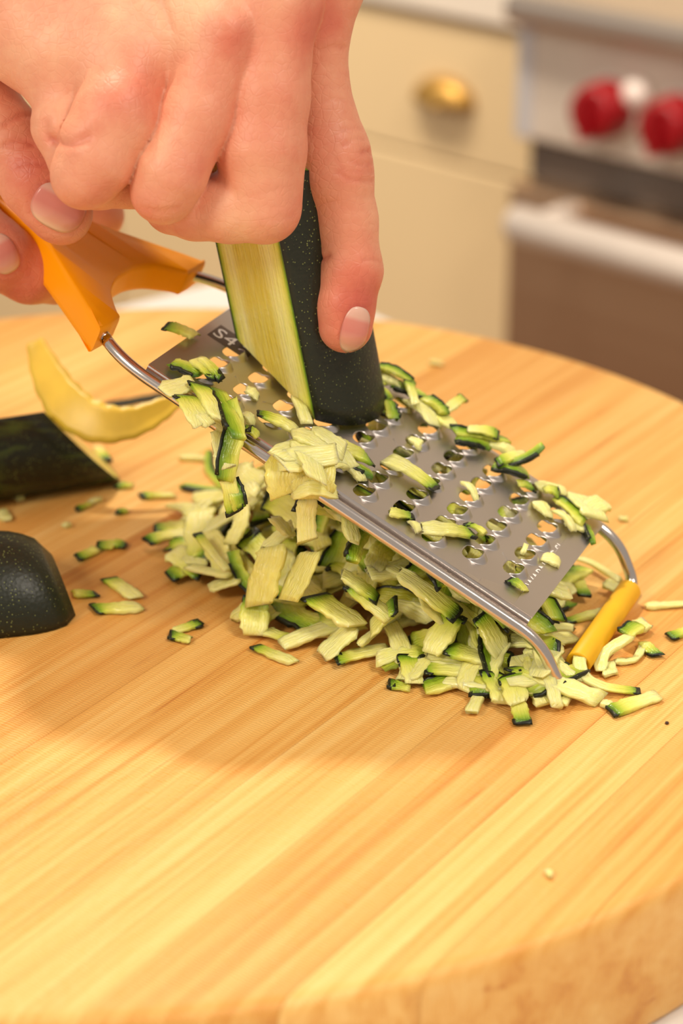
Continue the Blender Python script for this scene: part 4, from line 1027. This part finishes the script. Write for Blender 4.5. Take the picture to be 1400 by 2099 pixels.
def make_hand(hand, name, label, creases, reds, nails, base, h=0.085):
    V, F = hand.mesh(h)
    Nn = hand.grad(V); px = pix(V); dv = V - CAM; zc_ = dv @ FWD
    facing = np.clip(-(Nn @ FWD) * 3 + 0.15, 0, 1)
    # only the surface seen first from the front takes the creases
    key = (np.round(px / 12)).astype(int); ky = key[:, 0] * 100000 + key[:, 1]
    order = np.argsort(ky); ks = ky[order]; st = np.r_[0, np.flatnonzero(np.diff(ks)) + 1]
    mn = np.minimum.reduceat(zc_[order], st); front = np.empty(len(V)); front[order] = np.repeat(mn, np.diff(np.r_[st, len(ks)]))
    fmask = facing * (zc_ < front + 1.0)
    disp = np.zeros(len(V)); red = np.zeros(len(V))
    for poly, wd, dep in creases:
        d = seg_dist(px, smooth_path([(x, y, 0) for x, y in poly], 5)[:, :2])
        disp -= dep * np.exp(-(d / wd) ** 2)
        if dep > 0: red += 0.13 * min(1, dep / 0.08) * np.exp(-(d / (wd * 1.3)) ** 2)
    for x, y, r, a in reds: red += 0.8 * a * np.exp(-((px[:, 0] - x) ** 2 + (px[:, 1] - y) ** 2) / (1.25 * r) ** 2)
    V2 = V + Nn * (disp * fmask)[:, None]
    o = mk(name, V2, F, HAND_M, None, base, attrs={'red': red * fmask + 0.02})
    tag(o, label, 'hand')
    # nails: curved plates lying on the finger
    for cx, cy, rx, ry, rot, lift in nails:
        m_n, N_, Lk_, b_ = NAIL
        V = []; at_ = []; nr, na = 9, 36; ct, snt = math.cos(rot), math.sin(rot)
        pts = [(0, 0)]
        for i in range(1, nr + 1):
            for j in range(na):
                t = 2 * math.pi * j / na; e = 2.6; q = (abs(math.cos(t)) ** e + abs(math.sin(t)) ** e) ** (-1 / e) * i / nr
                pts.append((q * math.cos(t), q * math.sin(t)))
        P = []; rr = []
        for a, b in pts:
            xx, yy = a * rx, b * ry; X = cx + xx * ct - yy * snt; Y = cy + xx * snt + yy * ct
            P.append(ray(X, Y)); rr.append(max(math.hypot(a, b), 0))
        P = np.array(P); ln = np.linalg.norm(P, axis=1); dirs = P / ln[:, None]; t = np.full(len(P), 52.0)
        for _ in range(60):
            dd = hand.sdf(CAM + dirs * t[:, None]); t += np.clip(dd, -1, 2) * 0.8
        t0_ = t[0] / ln[0]; tt_ = t / ln; bad = np.abs(tt_ - t0_) > 0.9; t = np.where(bad, (t0_ + 0.4) * ln, t)
        hit = CAM + dirs * t[:, None]
        for _ in range(5): hit = hit - hand.grad(hit) * hand.sdf(hit)[:, None]
        nn = hand.grad(hit)
        rr = np.array(rr); lf = lift * (1 - np.clip((rr - 0.75) / 0.25, 0, 1) ** 2 * 0.9)
        Vn = hit + nn * lf[:, None]
        F = [[0, 1 + j, 1 + (j + 1) % na] for j in range(na)]
        for i in range(nr - 1):
            for j in range(na): F.append([1 + i * na + j, 1 + (i + 1) * na + j, 1 + (i + 1) * na + (j + 1) % na, 1 + i * na + (j + 1) % na])
        yv = np.array([b for a, b in pts])
        nl = fix_normals(mk('fingernail', Vn, F, m_n, o, attrs={'tip': yv}))
        sm = nl.modifiers.new('solid', 'SOLIDIFY'); sm.thickness = 0.0004; sm.offset = 0
    return o
NAIL = new_mat('fingernail')
def _nail():
    m, N, Lk, b = NAIL
    a = N.new('ShaderNodeAttribute'); a.attribute_name = 'tip'
    r = ramp(N, [(0.0, (0.76, 0.46, 0.36)), (0.22, (0.74, 0.42, 0.33)), (0.32, (0.68, 0.24, 0.19)), (0.55, (0.64, 0.21, 0.165)), (0.82, (0.72, 0.34, 0.24)), (0.93, (0.78, 0.50, 0.34))])
    mr = N.new('ShaderNodeMapRange'); mr.inputs['From Min'].default_value = -1; mr.inputs['From Max'].default_value = 1
    Lk.new(a.outputs['Fac'], mr.inputs['Value']); Lk.new(mr.outputs[0], r.inputs[0]); Lk.new(r.outputs[0], b.inputs['Base Color'])
    b.inputs['Roughness'].default_value = 0.28; b.inputs['Subsurface Weight'].default_value = 0.1; b.inputs['Subsurface Scale'].default_value = 0.003
_nail()

HD = 0.9
def hd(L): return [(x, y, d + HD, r) for x, y, d, r in L]
RH = Hand()
RH.chain(hd([(690, -60, 58.2, 1.0), (655, 60, 58.6, 0.85), (655, 170, 59.0, 0.80), (679, 315, 59.4, 1.09), (686, 360, 59.5, 1.09), (707, 450, 59.8, 0.92), (719, 555, 60.0, 0.90), (709, 625, 60.1, 0.82), (708, 667, 60.2, 0.80)]), 0.25)       # index, stretched down the skin
RH.chain(hd([(565, 0, 57.2, 1.15), (548, 200, 57.3, 1.16), (535, 310, 57.5, 1.25), (538, 380, 57.7, 1.10), (543, 425, 57.8, 0.98), (470, 426, 58.0, 0.96), (400, 424, 58.3, 0.92), (355, 420, 58.8, 0.80), (380, 425, 60.0, 0.7)]), 0.22)      # middle, folded
RH.chain(hd([(462, 80, 57.0, 1.15), (405, 240, 56.8, 1.0), (352, 355, 56.7, 0.95), (334, 392, 56.9, 0.86), (355, 400, 58.5, 0.78), (430, 400, 60.0, 0.7)]), 0.22)       # ring
RH.chain(hd([(270, 150, 57.5, 1.25), (238, 245, 56.7, 1.20), (196, 325, 56.6, 1.06), (173, 360, 56.7, 0.88), (200, 370, 58.4, 0.78), (290, 380, 60.0, 0.7)]), 0.25)      # little
RH.chain(hd([(150, 180, 58.0, 1.2), (128, 258, 57.5, 0.82), (150, 330, 57.3, 0.72)]), 0.3)      # ulnar fold below the little finger
RH.chain(hd([(420, -40, 61.5, 1.2), (470, 200, 63.0, 1.05), (500, 340, 63.8, 0.95), (515, 430, 64.0, 0.85)]), 0.3)     # thumb behind the zucchini
RH.chain(hd([(665, -70, 58.6, 1.2), (330, -420, 60.5, 1.9)]), body=True)
RH.chain(hd([(565, 0, 57.4, 1.35), (280, -420, 60.3, 2.0)]), body=True)
RH.chain(hd([(440, 75, 57.3, 1.45), (190, -380, 60.0, 2.1)]), body=True)
RH.chain(hd([(255, 125, 57.7, 1.55), (90, -330, 60.0, 2.2)]), body=True)
RH.chain(hd([(130, 110, 58.1, 1.65), (-40, -70, 59.2, 2.5), (-60, -320, 60.4, 2.5)]), body=True)
RH.chain(hd([(120, -330, 60.5, 2.6), (-150, -700, 63.0, 2.9), (-600, -1300, 68.0, 3.8)]), body=True)     # wrist and forearm
cre = [
    ([(97, 246), (95, 270), (106, 286)], 11, 0.07), ([(106, 286), (142, 296), (180, 282)], 9, 0.08), ([(66, 256), (90, 250)], 6, 0.03), ([(112, 250), (150, 262), (184, 254)], 24, -0.10),
    ([(290, 428), (330, 432), (362, 428)], 5, 0.03), ([(320, 438), (350, 440)], 4, 0.02),
    # index joint wrinkles
    ([(690, 352), (720, 368), (768, 372)], 5, 0.05), ([(688, 326), (710, 350), (762, 352)], 4, 0.03), ([(700, 300), (728, 285), (748, 284)], 4, 0.035),
    ([(742, 312), (756, 308), (764, 318)], 4, 0.07), ([(718, 330), (740, 338), (764, 336)], 4, 0.04), ([(655, 105), (680, 95), (704, 98)], 4, 0.03),
    ([(640, 140), (672, 104), (704, 100)], 4, 0.025), ([(636, 190), (680, 178), (712, 182)], 3, 0.018), ([(636, 215), (690, 205), (722, 210)], 3, 0.016), ([(640, 165), (680, 150), (708, 152)], 3, 0.016),
    ([(700, 268), (725, 262), (742, 266)], 3, 0.03), ([(745, 534), (765, 532), (786, 538)], 3, 0.035), ([(650, 525), (662, 530), (672, 524)], 6, 0.06),
    ([(700, 400), (740, 404), (770, 402)], 3, 0.012), ([(700, 425), (740, 430), (772, 428)], 3, 0.012), ([(705, 455), (745, 460), (776, 458)], 3, 0.010), ([(640, 420), (690, 412)], 4, 0.012),
    ([(490, 405), (530, 398), (575, 388)], 4, 0.018), ([(545, 452), (580, 448), (606, 438)], 4, 0.018),
    # tendon and vein ridges on the back of the hand
    ([(305, 0), (322, 40), (338, 72)], 12, -0.05), ([(470, 60), (420, 0)], 30, -0.10), ([(330, 0), (348, 60)], 9, 0.04),
    ([(270, 165), (290, 130)], 40, -0.08), ([(466, 95), (476, 60)], 44, -0.10), ([(590, 20), (610, 60)], 40, -0.06),
    ([(80, 40), (100, 90)], 6, 0.012), ([(110, 20), (130, 80)], 6, 0.012), ([(140, 30), (150, 70)], 5, 0.01), ([(100, 60), (140, 20)], 5, 0.01),
]
nail_r = (727, 676, 27, 48, math.radians(15), 0.035)
th = np.linspace(0, 2 * math.pi, 20)
def ring(cx, cy, rx, ry, rot, a0=0, a1=2 * math.pi, s=1.06):
    out = []
    for t in np.linspace(a0, a1, 22):
        e = 2.6; q = (abs(math.cos(t)) ** e + abs(math.sin(t)) ** e) ** (-1 / e) * s; x, y = q * math.cos(t) * rx, q * math.sin(t) * ry
        out.append((cx + x * math.cos(rot) - y * math.sin(rot), cy + x * math.sin(rot) + y * math.cos(rot)))
    return out
cre.append((ring(*nail_r[:5], math.pi * 0.85, math.pi * 2.15), 4, 0.035))
reds = [(470, 90, 55, 0.42), (285, 175, 62, 0.36), (640, 60, 50, 0.36), (690, 30, 40, 0.25), (740, 340, 50, 0.20), (740, 590, 60, 0.42), (715, 690, 70, 0.30), (580, 440, 55, 0.20), (180, 400, 70, 0.10), (330, 430, 60, 0.15),
        (420, 330, 60, 0.15), (560, 180, 80, 0.12), (670, 480, 60, 0.10), (660, 300, 50, 0.15), (340, 20, 110, -0.22), (60, 100, 120, -0.12), (500, 480, 60, -0.15), (410, 20, 60, -0.15)]
make_hand(RH, 'person_hand', 'right hand gripping the zucchini, index finger stretched down its dark skin', cre, reds, [nail_r], at(400, 300, 60))

LH = Hand(); LH.kj = 0.6; LH.kf = 0.08
LD = 1.2
def ld(L): return [(x, y, d + LD, r) for x, y, d, r in L]
LH.chain(ld([(-190, -20, 61.5, 1.5), (-60, 180, 61.0, 1.12), (20, 290, 60.6, 1.05), (75, 370, 60.4, 1.06), (115, 420, 60.5, 0.98), (128, 442, 60.6, 0.86)]), 0.3)     # thumb along the handle
LH.chain(ld([(-260, 330, 63.0, 1.15), (-110, 420, 62.2, 1.08), (-10, 520, 62.2, 1.05), (60, 558, 62.9, 0.92), (112, 572, 64.0, 0.80)]), 0.3)     # forefinger below
LH.chain(ld([(-200, 250, 66.0, 1.1), (0, 330, 67.0, 1.0), (120, 400, 67.4, 0.95), (205, 442, 67.6, 0.80)]), 0.3)     # next finger behind the handle
LH.chain(ld([(-240, 330, 66.5, 1.05), (-60, 450, 66.5, 0.95), (60, 500, 66.5, 0.85)]), 0.3)
LH.chain(ld([(-190, 20, 62.5, 1.5), (-460, 120, 63.5, 1.9)]), body=True)
LH.chain(ld([(-270, 330, 63.5, 1.3), (-480, 160, 64.0, 1.9)]), body=True)
LH.chain(ld([(-240, 260, 66.0, 1.3), (-500, 80, 65.5, 1.9)]), body=True)
LH.chain(ld([(-480, 100, 64.5, 2.4), (-760, -150, 66.5, 2.8), (-1350, -700, 72.0, 3.7)]), body=True)
nail_t = (120, 425, 56, 45, math.radians(28), 0.04)
nail_i = (4, 520, 30, 42, math.radians(-30), 0.04)
crl = [(ring(*nail_t[:5], math.pi * 0.0, math.pi * 2.0), 4, 0.04), (ring(*nail_i[:5]), 4, 0.03),
       ([(10, 255), (40, 238), (66, 236)], 6, 0.06), ([(12, 295), (45, 288), (72, 296)], 5, 0.06), ([(0, 300), (40, 302), (66, 298)], 4, 0.03), ([(30, 340), (60, 334), (88, 338)], 4, 0.03), ([(0, 330), (40, 325)], 4, 0.02)]
redl = [(60, 350, 60, 0.30), (70, 520, 70, 0.32), (40, 600, 60, 0.25), (30, 260, 60, 0.15), (110, 490, 50, -0.1)]
make_hand(LH, 'person_hand', 'left hand pinching the orange grater handle under its thumb', crl, redl, [nail_t, nail_i], at(60, 400, 63))
